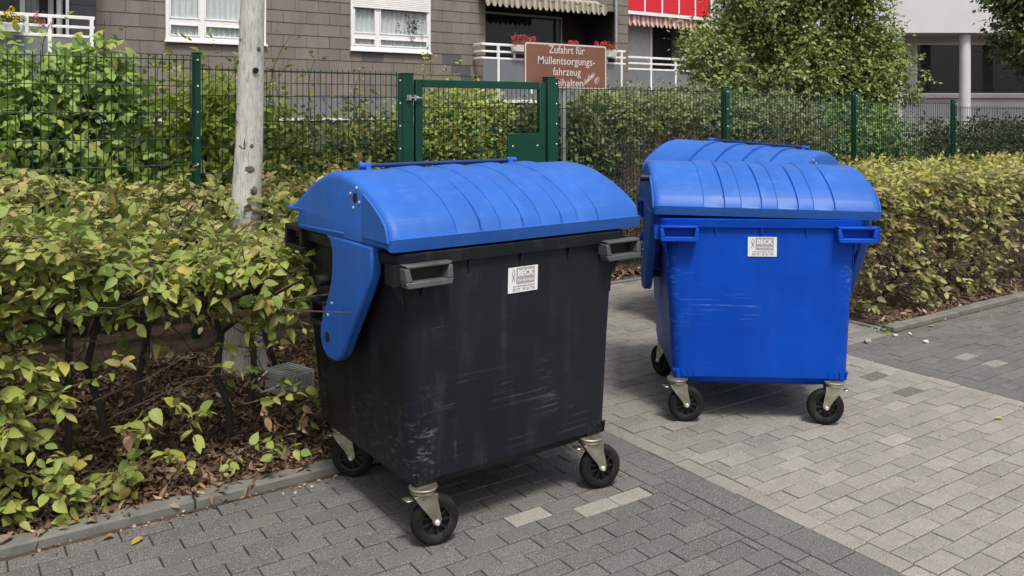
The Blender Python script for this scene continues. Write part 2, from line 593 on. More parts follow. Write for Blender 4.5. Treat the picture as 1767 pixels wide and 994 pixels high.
# --- pavers: each a chamfered block
PF = np.array([(0, 1, 2, 3), (4, 5, 1, 0), (5, 6, 2, 1), (6, 7, 3, 2), (7, 4, 0, 3),
               (8, 9, 5, 4), (9, 10, 6, 5), (10, 11, 7, 6), (11, 8, 4, 7)])
def paver_verts(lx, ly, gap=0.0055, ch=0.0035):
    hx, hy = lx / 2 - gap / 2, ly / 2 - gap / 2
    def ring(ax, ay, z):
        return [(-ax, -ay, z), (ax, -ay, z), (ax, ay, z), (-ax, ay, z)]
    return np.array(ring(hx - ch, hy - ch, 0) + ring(hx, hy, -ch * 0.7) + ring(hx, hy, -0.03))

def rows_u(u0, u1, v0, v1, L=0.2, Wd=0.1, half_start=0):
    out = []
    nv = int(math.floor((v1 - v0) / Wd + .02))
    v0 = v1 - nv * Wd
    for j in range(nv):
        v = v0 + (j + 0.5) * Wd
        off = (L / 2 if (j + half_start) % 2 else 0.0)
        u = u0
        if off:
            out.append((u + off / 2, v, off, Wd))
            u += off
        while u < u1 - 1e-4:
            l = min(L, u1 - u)
            if l > 0.03:
                out.append((u + l / 2, v, l, Wd))
            u += L
    return out
def cols_v(u0, u1, v0, v1, L, off=0.0):
    out = []
    v = v0 + off
    while v < v1 - 0.02:
        l = min(L, v1 - v)
        out.append(((u0 + u1) / 2, v + l / 2, u1 - u0, l))
        v += L
    return out

def view_px(p):
    """photo pixel of a world point (for choosing which pieces show largest)"""
    xc = CY * p[0] - SY * p[1]
    zc = SY * p[0] + CY * p[1]
    if zc < 0.3: return None
    return PW / 2 + FPX * xc / zc, HORIZ + FPX * (CAM_H - p[2]) / zc, zc

def paving(name, pieces, base_cols, jitter, odd=(), odd_col=None, limit=300):
    """pieces: (u, v, lu, lv[, colour set]); the nearest in view are parts, the rest one joined part"""
    root = empty(name)
    tag(root, kind='structure')
    r = np.random.default_rng(abs(hash(name)) % 1000 if False else len(pieces))
    odd_ids = set()
    for (a, b) in odd:
        k = min(range(len(pieces)), key=lambda i: (pieces[i][0] - a) ** 2 + (pieces[i][1] - b) ** 2)
        odd_ids.add(k)
    data = []
    for i, pc in enumerate(pieces):
        u, v, lu, lv = pc[:4]
        cs = pc[4] if len(pc) > 4 else base_cols
        ci = int(r.integers(0, len(cs)))
        c = odd_col if i in odd_ids else cs[ci]
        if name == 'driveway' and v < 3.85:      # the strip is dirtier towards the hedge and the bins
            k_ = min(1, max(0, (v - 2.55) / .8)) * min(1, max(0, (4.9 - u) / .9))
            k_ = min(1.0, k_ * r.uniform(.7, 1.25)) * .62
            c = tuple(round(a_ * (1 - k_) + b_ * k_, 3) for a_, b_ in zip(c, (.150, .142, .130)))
        if len(pc) > 5 and r.random() < pc[5]:
            c = tuple(x * 0.6 for x in c)
        px = view_px((u, v, 0))
        sc_ = -1.0
        if px and -20 < px[0] < PW + 20 and -20 < px[1] < PH + 20:
            sc_ = 1.0 / px[2]
        data.append((sc_, u, v, lu, lv, c, float(r.uniform(-0.0025, 0.0015)), float(r.normal(0, 0.007)), float(r.uniform(0.92, 1.08))))
    order = sorted(range(len(data)), key=lambda i: -data[i][0])
    ind = set(i for i in order[:limit] if data[i][0] > 0)
    cache = {}
    VV, FF, CC, nb = [], [], [], 0
    for i, (s, u, v, lu, lv, c, dz, rot, br) in enumerate(data):
        if i in ind:
            key = (round(lu, 3), round(lv, 3), c, round(br, 1))
            if key not in cache:
                pv = paver_verts(lu, lv)
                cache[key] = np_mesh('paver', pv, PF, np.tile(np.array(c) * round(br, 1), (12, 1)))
                cache[key].materials.append(M['paver'])
            o = bpy.data.objects.new('paver', cache[key])
            COL.objects.link(o)
            o.parent = root
            o.location = (u, v, dz)
            o.rotation_euler = (dz * 1.2, -dz, rot)
        else:
            pv = paver_verts(lu, lv)
            cr, sr = math.cos(rot), math.sin(rot)
            q = pv.copy()
            q[:, 0] = u + pv[:, 0] * cr - pv[:, 1] * sr
            q[:, 1] = v + pv[:, 0] * sr + pv[:, 1] * cr
            q[:, 2] += dz
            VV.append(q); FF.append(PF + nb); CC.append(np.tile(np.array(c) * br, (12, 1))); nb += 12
    if VV:
        me = np_mesh('paver_field', np.vstack(VV), np.vstack(FF), np.vstack(CC))
        o = link('paver_field', me, M['paver'], root)
        tag(o, kind='stuff')
    return root

DARK = [(0.112, 0.108, 0.106), (0.100, 0.097, 0.097), (0.124, 0.119, 0.115), (0.092, 0.090, 0.090), (0.116, 0.113, 0.110)]
DEEP = [(0.104, 0.101, 0.101), (0.093, 0.091, 0.091), (0.112, 0.108, 0.106)]
LIGHT = [(0.315, 0.296, 0.266), (0.298, 0.279, 0.252), (0.330, 0.311, 0.278), (0.284, 0.268, 0.243), (0.306, 0.286, 0.260)]
MIDC = [(0.235, 0.220, 0.198), (0.212, 0.200, 0.183), (0.250, 0.233, 0.210), (0.196, 0.186, 0.172)]
BORD = [(0.325, 0.303, 0.262), (0.300, 0.280, 0.245), (0.345, 0.320, 0.278)]
pl = rows_u(-2.0, 2.745, 0.3, 3.838)
pl += [(*p, DARK) for p in cols_v(2.745, 2.845, 0.3, 3.838, 0.2)]
pl += [(*p, DEEP) for p in cols_v(2.845, 3.015, 0.3, 3.838, 0.245)]
paving('pavement', pl, DARK, 0.1, odd=[(2.06, 2.985), (2.38, 2.885), (2.545, 2.885)], odd_col=(0.33, 0.31, 0.265))
pl = [(*p, BORD) for p in cols_v(3.015, 3.12, 0.3, 3.838, 0.2, -0.07)]
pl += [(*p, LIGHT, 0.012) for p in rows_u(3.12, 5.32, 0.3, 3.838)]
pl += [(*p, BORD) for p in cols_v(5.32, 5.425, 0.3, 3.838, 0.2, -0.03)]
pl += [(*p, MIDC, 0.04) for p in rows_u(2.96, 6.26, 3.841, 6.541)]
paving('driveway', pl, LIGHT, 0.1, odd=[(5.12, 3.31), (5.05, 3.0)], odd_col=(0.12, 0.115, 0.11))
pl = [(*p, DEEP) for p in cols_v(5.425, 5.59, 0.3, 3.838, 0.245)]
pl += rows_u(5.59, 12.0, 0.3, 3.838)
paving('road', pl, DARK, 0.1, odd=[(6.05, 3.2), (6.1, 2.9)], odd_col=(0.26, 0.25, 0.22))

# --- kerbs: single stones with a joint between them
def kerb(name, pts):
    root = tag(empty(name), kind='structure')
    for (x0, x1, y0, y1, dz) in pts:
        g = 0.004
        MB().bb(x0 + (g if x1 - x0 > y1 - y0 else 0), x1 - (g if x1 - x0 > y1 - y0 else 0),
                y0 + (0 if x1 - x0 > y1 - y0 else g), y1 - (0 if x1 - x0 > y1 - y0 else g), -0.035, 0.034 + dz
                ).build('kerb_stone', M['kerb'], root, bevel=0.009)
    return root
st, u = [], 2.92
while u > -2.6:
    st.append((u - 1.0, u, 3.865 + random.uniform(-.004, .004), 3.965, random.uniform(-.004, .004)))
    u -= 1.0
kerb('kerb', st)
st, u = [], 6.30
while u < 18:
    st.append((u, u + 1.0, 3.865 + random.uniform(-.004, .004), 3.965, random.uniform(-.004, .004)))
    u += 1.0
kerb('kerb', st)
kerb('path_edging', [(6.265, 6.315, 3.97 + k * .65, 3.97 + (k + 1) * .65, -.02) for k in range(4)] +
     [(2.96 + k * .82, 2.96 + (k + 1) * .82, 6.57, 6.62, -.02) for k in range(4)])

# ------------------------------------------------------------------ leaves
def leaf_template(kind):
    if kind == 'big':      # ovate, folded along the midrib, tip drooping
        ys = [0.0, 0.13, 0.36, 0.62, 0.84, 1.0]
        ws = [0.0, 0.19, 0.285, 0.25, 0.125, 0.0]
    elif kind == 'mid':
        ys = [0.0, 0.3, 0.68, 1.0]
        ws = [0.0, 0.29, 0.23, 0.0]
    elif kind == 'narrow':
        ys = [0.0, 0.3, 0.68, 1.0]
        ws = [0.0, 0.19, 0.15, 0.0]
    else:                  # small: folded diamond
        ys = [0.0, 0.45, 1.0]
        ws = [0.0, 0.33, 0.0]
    V, UV = [], []
    def zz(y, w):
        return -0.22 * y * y + w * 0.28
    mid, lft, rgt = [], [], []
    for y, w in zip(ys, ws):
        mid.append(len(V)); V.append((0, y, zz(y, 0))); UV.append((0.5, y))
        if w > 0:
            rgt.append(len(V)); V.append((w, y - 0.02, zz(y, w))); UV.append((0.5 + w, y))
            lft.append(len(V)); V.append((-w, y - 0.02, zz(y, w))); UV.append((0.5 - w, y))
    F = []
    m = len(ys)
    for side, s in ((rgt, 1), (lft, -1)):
        ids = [mid[0]] + side + [mid[-1]]
        for i in range(m - 1):
            a, b = mid[i], mid[i + 1]
            c, d = ids[i + 1], ids[i]
            tri = []
            if i == 0: tri = [(a, c, b)]
            elif i == m - 2: tri = [(a, d, b)]
            else: tri = [(a, d, c), (a, c, b)]
            for t in tri:
                F.append(t if s > 0 else (t[0], t[2], t[1]))
    return np.array(V, float), np.array(F), np.array(UV, float)
TPL = {k: leaf_template(k) for k in ('big', 'mid', 'small', 'narrow')}

def unit(a):
    return a / np.maximum(1e-9, np.linalg.norm(a, axis=-1, keepdims=True))

class Leaves:
    def __init__(self, seed):
        self.r = np.random.default_rng(seed)
        self.P, self.D, self.N, self.S, self.C = [], [], [], [], []
    def put(self, P, D, N, S, C):
        self.P.append(np.atleast_2d(P)); self.D.append(np.atleast_2d(D)); self.N.append(np.atleast_2d(N))
        self.S.append(np.atleast_1d(S)); self.C.append(np.atleast_2d(C))
    def arrays(self):
        P = np.vstack(self.P); D = unit(np.vstack(self.D)); N = np.vstack(self.N)
        N = unit(N - D * (N * D).sum(1, keepdims=True))
        return P, D, N, np.concatenate(self.S), np.vstack(self.C)
    def mesh(self, name, kind, idx=None, curl=None, wid=1.0):
        P, D, N, S, C = self.arrays()
        if idx is not None:
            P, D, N, S, C = P[idx], D[idx], N[idx], S[idx], C[idx]
        TV, TF, TU = TPL[kind]
        X = np.cross(D, N)
        n, k = len(P), len(TV)
        wf = self.r.uniform(0.82, 1.18, n)[:, None, None] * wid
        cz = self.r.uniform(-0.4, 1.5, n)[:, None, None] if curl is None else self.r.uniform(curl[0], curl[1], n)[:, None, None]
        V = P[:, None, :] + S[:, None, None] * (TV[None, :, 0:1] * X[:, None, :] * wf + TV[None, :, 1:2] * D[:, None, :] + TV[None, :, 2:3] * cz * N[:, None, :])
        F = (TF[None] + (np.arange(n) * k)[:, None, None]).reshape(-1, 3)
        return np_mesh(name, V.reshape(-1, 3), F, np.repeat(C, k, axis=0), np.tile(TU, (n, 1)), smooth=True)

GAIN = 1.0
def palette(r, n, cols, w, jit=0.18):
    cols = np.array(cols, float)
    w = np.array(w, float) / sum(w)
    c = cols[r.choice(len(cols), n, p=w)]
    return np.clip(c * r.uniform(1 - jit, 1 + jit, (n, 1)) * r.uniform(0.93, 1.07, (n, 3)), 0.004, 0.9)

def spray(L, twigs, p, d, n_leaf, size, cols, w, up=0.7, step=0.026, tube=True):
    """a twig with alternating leaves in a flattish spray"""
    r = L.r
    d = unit(np.array(d, float))
    upv = unit(np.array([r.normal(0, .35), r.normal(0, .35), 1.0]))
    pts = [np.array(p, float)]
    P, D, N = [], [], []
    for k in range(n_leaf):
        d = unit(d + r.normal(0, .10, 3) + np.array([0, 0, -.03]))
        q = pts[-1] + d * step * r.uniform(.7, 1.4)
        pts.append(q)
        sd = np.cross(d, upv)
        sd = unit(sd) * (1 if k % 2 else -1)
        ld = unit(d * r.uniform(.35, .9) + sd * r.uniform(.6, 1.1) + np.array([0, 0, r.normal(-.08, .25)]))
        if k == n_leaf - 1: ld = d
        nn = unit(upv * up + r.normal(0, .42, 3))
        P.append(q); D.append(ld); N.append(nn)
    S = size * r.uniform(.5, 1.2, n_leaf) * np.linspace(1.0, .8, n_leaf)
    cc = palette(r, 1, cols, w)[0]
    C = palette(r, n_leaf, cols, w)
    C = C * 0.45 + cc * 0.55
    L.put(np.array(P), np.array(D), np.array(N), S, C)
    if tube and twigs is not None:
        twigs.tube(pts, [0.0028 - 0.0016 * i / len(pts) for i in range(len(pts))], 4, cap=False)

def scatter_leaf_objects(L, root, limit, name='leaf', maxdist=60.0):
    """the leaves that show largest become single parts (shared variants); returns the indices of the rest"""
    P, D, N, S, C = L.arrays()
    score = np.full(len(P), -1.0)
    for i in range(len(P)):
        px = view_px(P[i])
        if px and 0 < px[0] < PW and 0 < px[1] < PH:
            # facing and near
            to = unit(np.array([0, 0, CAM_H]) - P[i])
            score[i] = S[i] / px[2] * (0.25 + abs(float(to @ N[i]))) * (1.3 if P[i][1] < 4.35 or P[i][2] > 1.05 else .8)
    order = np.argsort(-score)
    ind = [i for i in order[:limit] if score[i] > 0]
    TV, TF, TU = TPL['big']
    # variants grouped by colour
    keyc = {}
    for i in ind:
        k = tuple(np.round(np.sqrt(C[i]) * 16).astype(int))
        if k not in keyc:
            V = TV.copy()
            V[:, 2] *= L.r.uniform(-.4, 2.2)
            V[:, 0] *= L.r.uniform(.88, 1.15)
            me = np_mesh('leaf', V, TF, np.tile(C[i], (len(V), 1)), TU, smooth=True)
            me.materials.append(M['leaf'])
            keyc[k] = me
        X = np.cross(D[i], N[i])
        o = bpy.data.objects.new(name, keyc[k])
        COL.objects.link(o)
        o.parent = root
        mt = Matrix.Identity(4)
        for a, vec in enumerate((X, D[i], N[i])):
            for b in range(3):
                mt[b][a] = vec[b] * S[i]
        for b in range(3):
            mt[b][3] = P[i][b]
        o.matrix_basis = mt
    rest = np.ones(len(P), bool)
    rest[ind] = False
    return np.nonzero(rest)[0]

# --- colours of the hornbeam hedge: yellow-green, olive, some dry
HC = [(0.262, 0.340, 0.072), (0.165, 0.262, 0.058), (0.420, 0.425, 0.110), (0.150, 0.175, 0.055), (0.430, 0.360, 0.160), (0.310, 0.200, 0.105), (0.52, 0.42, 0.08)]
HW_FRONT = [3.6, 4.2, 2.6, 2.4, .8, .3, .3]
HW_TOP = [1.2, 2.0, 0.9, 3.0, 2.2, 1.1, .12]
HW_LOW = [4.5, 3, 3.6, .6, .5, .2, .7]

def hedge_left():
    root = empty('hornbeam_hedge', (0, 0, 0))
    tag(root, 'leafy yellow-green hornbeam hedge with bare lower stems left of the black bin', 'hedge', 'clipped hedges along the kerb')
    L = Leaves(21)
    r = L.r
    tw = MB()
    def top(u, v):
        s = min(1, max(0, (v - 5.35) / .6))
        return 1.11 + .17 * s * s * (3 - 2 * s) + .05 * math.sin(2.3 * u + 1) + .03 * math.sin(5.1 * u + 3 * v) + .09 * max(0, .8 - u)
    # crown top
    for _ in range(1750):
        u = r.uniform(-1.2, 2.85); v = r.uniform(4.02, 6.45)
        z = top(u, v) - abs(r.normal(0, .075))
        d = np.array([r.normal(0, .8), r.normal(-.35, .7), r.normal(.15, .3)])
        a = r.normal(.5, .25) + (v - 4.6) * .75
        w = [x * (1 - min(1, max(0, a))) + y * min(1, max(0, a)) for x, y in zip(HW_FRONT, HW_TOP)]
        spray(L, tw, (u, v, z - .03), d, int(r.integers(5, 9)), .084, HC, w, .95)
    # front face of the crown, leaning out
    for _ in range(430):
        u = r.uniform(-1.2, 2.7)
        lo = .83 + .10 * math.sin(3.1 * u + .4) + .06 * math.sin(9 * u)
        z = r.uniform(lo, top(u, 4.1) + .03)
        v = 4.12 - .14 * math.sin(max(0, min(1, (z - lo) / .4)) * math.pi) + abs(r.normal(0, .12)) + .1 * math.sin(2.2 * u)
        d = np.array([r.normal(0, .7), -1.0 + r.normal(0, .35), r.normal(.0, .35)])
        spray(L, tw, (u, v, z), d, int(r.integers(5, 9)), .082, HC, HW_FRONT, .8)
    # full-height leafy part at the left, hanging to the kerb
    for _ in range(620):
        z = r.uniform(.05, .98)
        u = r.uniform(-1.2, .46 + .24 * (z < .34)) - abs(r.normal(0, .05))
        v = 4.05 + abs(r.normal(0, .11)) + .08 * (z > .6) - .03
        if u > .30 and r.random() < .45: continue
        d = np.array([r.normal(.1, .7), -1.0 + r.normal(0, .4), r.normal(-.1, .4)])
        spray(L, tw, (u, v, z), d, int(r.integers(4, 8)), .080, HC, HW_LOW, .7)
    # loose low sprays between the bare stems
    lows = [(.80, 4.12, .42), (.86, 4.08, .40), (.95, 4.15, .30), (1.02, 4.10, .55), (1.10, 4.2, .62), (1.2, 4.1, .34), (1.28, 4.15, .50),
            (1.36, 4.1, .62), (1.42, 4.12, .40), (1.5, 4.2, .72), (.74, 4.07, .22), (.9, 4.06, .17), (.70, 4.05, .36), (1.15, 4.07, .12), (1.33, 4.05, .16),
            (.66, 4.1, .6), (.82, 4.3, .66), (1.56, 4.2, .5), (1.6, 4.15, .3), (1.46, 4.3, .25), (1.25, 4.3, .7), (1.62, 4.3, .65)]
    for k, (u, v, z) in enumerate(lows * 2):
        if k >= len(lows) and r.random() < .35: continue
        j = r.normal(0, .04, 3) if k >= len(lows) else np.zeros(3)
        d = np.array([r.normal(.2, .8), -.8 + r.normal(0, .5), r.normal(.1, .35)])
        spray(L, tw, (u + j[0], v + abs(j[1]), z + j[2]), d, int(r.integers(4, 9)), .076, HC, HW_LOW, .75, .03)
    for _ in range(90):          # sparse inner leaves
        u, v, z = r.uniform(-.6, 2.7), r.uniform(4.3, 6.2), r.uniform(.25, .95)
        spray(L, tw, (u, v, z), r.normal(0, 1, 3), int(r.integers(3, 6)), .07, HC, HW_TOP, .6)
    # clusters of curled dead leaves caught in the twigs
    dry = [(.42, .27, .17), (.33, .19, .11), (.50, .35, .24), (.24, .14, .09)]
    for (u, v, z) in [(1.52, 4.15, 1.12), (1.45, 4.2, 1.08), (1.6, 4.2, 1.1), (.62, 4.02, .38), (.66, 4.02, .36), (1.28, 4.05, .30), (1.34, 4.06, .26), (1.46, 4.1, .22), (1.5, 4.1, .3), (.95, 4.2, .86), (1.1, 4.25, .8), (1.25, 4.2, .78)] + \
            [(r.uniform(-.2, 2.4), r.uniform(4.05, 5.2), r.uniform(.75, 1.08)) for _ in range(75)]:
        spray(L, tw, (u, v, z), (r.normal(0, .4), -.5 + r.normal(0, .3), -.6), int(r.integers(2, 6)), .07, dry, [2, 2, 1, 1], .2, .016)
    # stems and bare branching
    sm = MB()
    for k in range(16):
        u = -1.1 + k * .26 + r.normal(0, .05)
        v = 4.55 + (k % 3) * .38 + r.normal(0, .08)
        b = np.array([u, v, .0])
        h1 = r.uniform(.45, .75)
        f = b + np.array([r.normal(0, .06), r.normal(0, .06), h1])
        sm.tube([b, b + (f - b) * .3 + r.normal(0, .025, 3), b + (f - b) * .65 + r.normal(0, .03, 3), f], [.024, .017, .019, .016], 7, cap=False)
        for _ in range(4):
            e = f + np.array([r.normal(0, .32), r.normal(-.12, .3), r.uniform(.15, .5)])
            mid = (f + e) / 2 + r.normal(0, .05, 3)
            sm.tube([f, mid, e], [.016, .011, .006], 6, cap=False)
            for _ in range(5):
                e2 = mid + (e - mid) * r.random() + np.array([r.normal(0, .2), r.normal(-.1, .2), r.uniform(-.1, .3)])
                tw.tube([mid, (mid + e2) / 2 + r.normal(0, .03, 3), e2], [.006, .004, .002], 5, cap=False)
    for (u0, u1, z) in ((.72, 1.3, .73), (1.2, 1.75, .78), (.3, .9, .8)):     # long arching branches
        pts = [(u0 + (u1 - u0) * t, 4.45 - .1 * math.sin(t * 3), z + .08 * math.sin(t * 3.1)) for t in np.linspace(0, 1, 6)]
        sm.tube(pts, [.024, .022, .02, .016, .012, .008], 7, cap=False)
    for _ in range(140):
        p = np.array([r.uniform(-.3, 2.6), r.uniform(4.05, 4.9), r.uniform(.3, .95)])
        q = p + np.array([r.normal(0, .16), r.normal(-.05, .12), r.normal(.04, .13)])
        tw.tube([p, (p + q) / 2 + r.normal(0, .02, 3), q], [.004, .003, .0015], 4, cap=False)
    rest = scatter_leaf_objects(L, root, 300)
    tag(link('foliage', L.mesh('foliage', 'big', rest, (-1.0, 2.4)), M['leaf'], root), kind='stuff')
    tag(sm.build('stems', M['stem'], root, smooth=60), kind='stuff')
    tag(tw.build('twigs', M['twig'], root, smooth=60), kind='stuff')
hedge_left()

HC2 = [(0.330, 0.350, 0.080), (0.225, 0.250, 0.080), (0.46, 0.43, 0.12), (0.185, 0.195, 0.095), (0.44, 0.37, 0.20), (0.29, 0.18, 0.10), (0.52, 0.42, 0.11)]
def hedge_right():
    root = empty('hornbeam_hedge', (0, 0, 0))
    tag(root, 'long clipped hedge with thin brownish side running off right behind the blue bin', 'hedge', 'clipped hedges along the kerb')
    L = Leaves(33)
    r = L.r
    tw = MB()
    U0, U1 = 6.36, 17.5
    def top(u, v):
        return 1.16 + .02 * math.sin(1.7 * u) + .02 * math.sin(4.3 * u + 2 * v)
    for _ in range(2700):
        u = U0 + (U1 - U0) * r.random() ** 1.25; v = r.uniform(4.02, 5.95)
        z = top(u, v) - abs(r.normal(0, .05))
        d = np.array([r.normal(0, .8), r.normal(-.3, .7), r.normal(.3, .4)])
        spray(L, None, (u, v, z - .03), d, int(r.integers(4, 7)), .072, HC2, [3.2, 2, 3, .8, .9, .25, .5], .9)
    for _ in range(1700):
        u = U0 + (U1 - U0) * r.random() ** 1.3
        z = top(u, 4.0) - abs(r.normal(0, .22))
        if z < .5: continue
        v = 4.08 + abs(r.normal(0, .07)) + .05 * math.sin(3 * u)
        d = np.array([r.normal(0, .7), -1.0 + r.normal(0, .4), r.normal(-.15, .4)])
        spray(L, None, (u, v, z), d, int(r.integers(4, 7)), .075, HC2, [1.1, 2.2, .9, 2.6, 2.0, 1.5, .1], .75)
    for _ in range(1000):
        u = U0 + (U1 - U0) * r.random() ** 1.3
        z = r.uniform(.12, .85)
        if math.sin(2.6 * u) + math.sin(5.3 * u + 4 * z) < -.1 and r.random() < .8: continue
        v = 4.10 + abs(r.normal(0, .10))
        d = np.array([r.normal(0, .7), -1.0 + r.normal(0, .4), r.normal(-.25, .4)])
        spray(L, None, (u, v, z), d, int(r.integers(3, 7)), .074, HC2, [.9, 2.2, .8, 2.8, 1.8, 1.2, .05], .7)
    for _ in range(220):         # the end that faces the path
        v = r.uniform(4.0, 5.9); z = r.uniform(.15, 1.15)
        spray(L, None, (U0 + abs(r.normal(0, .08)), v, z), (-1, r.normal(0, .5), r.normal(0, .4)), 5, .072, HC2, [1.1, 2.2, .9, 2.6, 2.0, 1.5, .1], .75)
    sm = MB()
    for k in range(36):
        u = U0 + .15 + k * .3 + r.normal(0, .05); v = 4.45 + (k % 2) * .5 + r.normal(0, .08)
        b = np.array([u, v, 0.]); f = b + np.array([r.normal(0, .08), r.normal(0, .08), r.uniform(.3, .55)])
        sm.tube([b, f], [.026, .018], 6, cap=False)
        for _ in range(5):
            e = f + np.array([r.normal(0, .3), r.normal(-.18, .25), r.uniform(.1, .55)])
            mid = (f + e) / 2 + r.normal(0, .05, 3)
            sm.tube([f, mid, e], [.012, .009, .004], 5, cap=False)
    for _ in range(2300):        # the dense brown twigs of the thin side
        p = np.array([U0 + (U1 - U0) * r.random() ** 1.4, 4.12 + abs(r.normal(0, .22)), r.uniform(.15, 1.0)])
        q = p + np.array([r.normal(0, .13), r.normal(-.05, .08), r.normal(.04, .11)])
        tw.tube([p, (p + q) / 2 + r.normal(0, .025, 3), q], [.0042, .003, .0015], 3, cap=False)
    rest = scatter_leaf_objects(L, root, 300)
    tag(link('foliage', L.mesh('foliage', 'mid', rest), M['leaf'], root), kind='stuff')
    tag(sm.build('stems', M['stem'], root, smooth=60), kind='stuff')
    tag(tw.build('twigs', M['twig'], root, smooth=60), kind='stuff')
hedge_right()

def litter(name, label, u0, u1, v0, v1, n, seed, size=.06, zed=.02):
    L = Leaves(seed)
    r = L.r
    u = r.uniform(u0, u1, n); v = v0 + (v1 - v0) * r.random(n) ** 1.25
    z = zed + np.abs(r.normal(0, .014, n))
    an = r.uniform(0, 2 * np.pi, n)
    D = np.stack([np.cos(an), np.sin(an), r.normal(0, .25, n)], 1)
    N = np.stack([r.normal(0, .45, n), r.normal(0, .45, n), np.ones(n)], 1)
    C = palette(r, n, [(.150, .088, .055), (.215, .135, .085), (.290, .200, .130), (.095, .060, .042), (.37, .27, .18), (.30, .15, .06)], [4, 3.4, 2.0, 2.4, .9, .2])
    L.put(np.stack([u, v, z], 1), D, N, size * r.uniform(.55, 1.25, n), C)
    o = link(name, L.mesh(name, 'big' if n > 9000 else 'mid', None, (-2.4, 3.2), .68), M['litter'])
    tag(o, label, 'leaf litter', kind='stuff')
litter('leaf_litter', 'dry brown leaf litter under the hedge by the black bin', -1.4, 2.88, 3.965, 6.3, 19000, 5, .052)
litter('leaf_litter', 'dry brown leaf litter under the long hedge behind the blue bin', 6.36, 15, 3.97, 6.0, 6500, 6)
litter('leaf_litter', 'brown leaves spilled over the kerb stones left of the black bin', -.6, 1.9, 3.875, 3.99, 150, 8, .05, .036)
litter('leaf_litter', 'brown leaf litter along the foot of the wire fence', 2.9, 6.36, 6.63, 7.2, 900, 7)
# ------------------------------------------------------------------ wheeled waste containers
def catmull(pts, n):
    P = [np.array(p, float) for p in pts]
    P = [2 * P[0] - P[1]] + P + [2 * P[-1] - P[-2]]
    out = []
    m = len(pts) - 1
    for i in range(n + 1):
        t = i / n * m
        k = min(int(t), m - 1)
        f = t - k
        a, b, c, d = P[k], P[k + 1], P[k + 2], P[k + 3]
        out.append(.5 * ((2 * b) + (-a + c) * f + (2 * a - 5 * b + 4 * c - d) * f * f + (-a + 3 * b - 3 * c + d) * f ** 3))
    return out

def rrect(hx, yf, yb, r, z, n=6):
    pts = []
    for cx, cy, a0 in ((hx - r, yb - r, 0), (-hx + r, yb - r, 90), (-hx + r, yf + r, 180), (hx - r, yf + r, 270)):
        for k in range(n + 1):
            a = R(a0 + 90 * k / n)
            pts.append((cx + r * math.cos(a), cy + r * math.sin(a), z))
    return pts

ARC = [(.030, 1.300), (.096, 1.357), (.193, 1.411), (.337, 1.466), (.517, 1.489), (.66, 1.472), (.826, 1.412), (.96, 1.345), (1.09, 1.294)]

def make_caster(root, x, y, ang, ztop=.245):
    T = Matrix.Translation((x, y, 0)) @ Matrix.Rotation(ang, 4, 'Z')
    e = .048
    m = MB()
    m.lathe([(0, ztop), (.058, ztop), (.060, ztop - .006), (.050, ztop - .014), (.052, ztop - .024), (.044, ztop - .030), (0, ztop - .030)], 20, T)
    for s in (-1, 1):
        poly = [(-.046, ztop - .028), (.052, ztop - .028), (.052, .19), (e + .020, .112), (e + .016, .094), (e, .087), (e - .016, .094), (e - .022, .115), (-.036, .195)]
        m.prism(poly, lambda p, q, t: T @ Vector((p, t, q)), s * .031, s * .036)
    m.prism([(-.046, -.036), (.052, -.036), (.052, .036), (-.046, .036)], lambda p, q, t: T @ Vector((p, q, t)), ztop - .036, ztop - .031)
    # brake pedal
    m.prism([(-.046, -.02), (-.075, -.02), (-.085, .02), (-.046, .02)], lambda p, q, t: T @ Vector((p, q, t)), ztop - .050, ztop - .045)
    fork = m.build('caster_fork', M['zinc'], root, smooth=35, bevel=.002, seg=1)
    A = T @ Matrix.Translation((e, 0, .1)) @ Matrix.Rotation(R(90), 4, 'X')
    w = .024
    MB().lathe([(.066, -w + .002), (.074, -w), (.088, -w), (.096, -w + .006), (.100, -w + .014), (.100, w - .014), (.096, w - .006), (.088, w), (.074, w), (.066, w - .002), (.064, 0)],
               32, A, closed=True).build('tyre', M['rubber'], fork, smooth=40)
    rm = MB()
    rm.lathe([(.058, -w + .003), (.066, -w + .001), (.067, w - .001), (.058, w - .003), (.056, 0)], 28, A, closed=True)
    rm.lathe([(0, -.026), (.020, -.026), (.022, -.020), (.022, .020), (.020, .026), (0, .026)], 16, A)
    rm.lathe([(.02, -.003), (.06, -.003), (.06, .003), (.02, .003)], 24, A, closed=True)
    for k in range(9):
        B = A @ Matrix.Rotation(2 * math.pi * k / 9, 4, 'Z')
        rm.prism([(.019, -.004), (.060, -.004), (.060, .004), (.019, .004)], lambda p, q, t: B @ Vector((p, q, t)), -w + .007, w - .007)
    rm.build('wheel_rim', M['rim_plastic'], fork, smooth=35)
    MB().lathe([(0, -.046), (.008, -.046), (.011, -.042), (.011, -.036), (.007, -.036), (.007, .036), (.011, .036), (.011, .042), (.008, .046), (0, .046)], 10, A).build('axle_bolt', M['bolt'], fork, smooth=30)

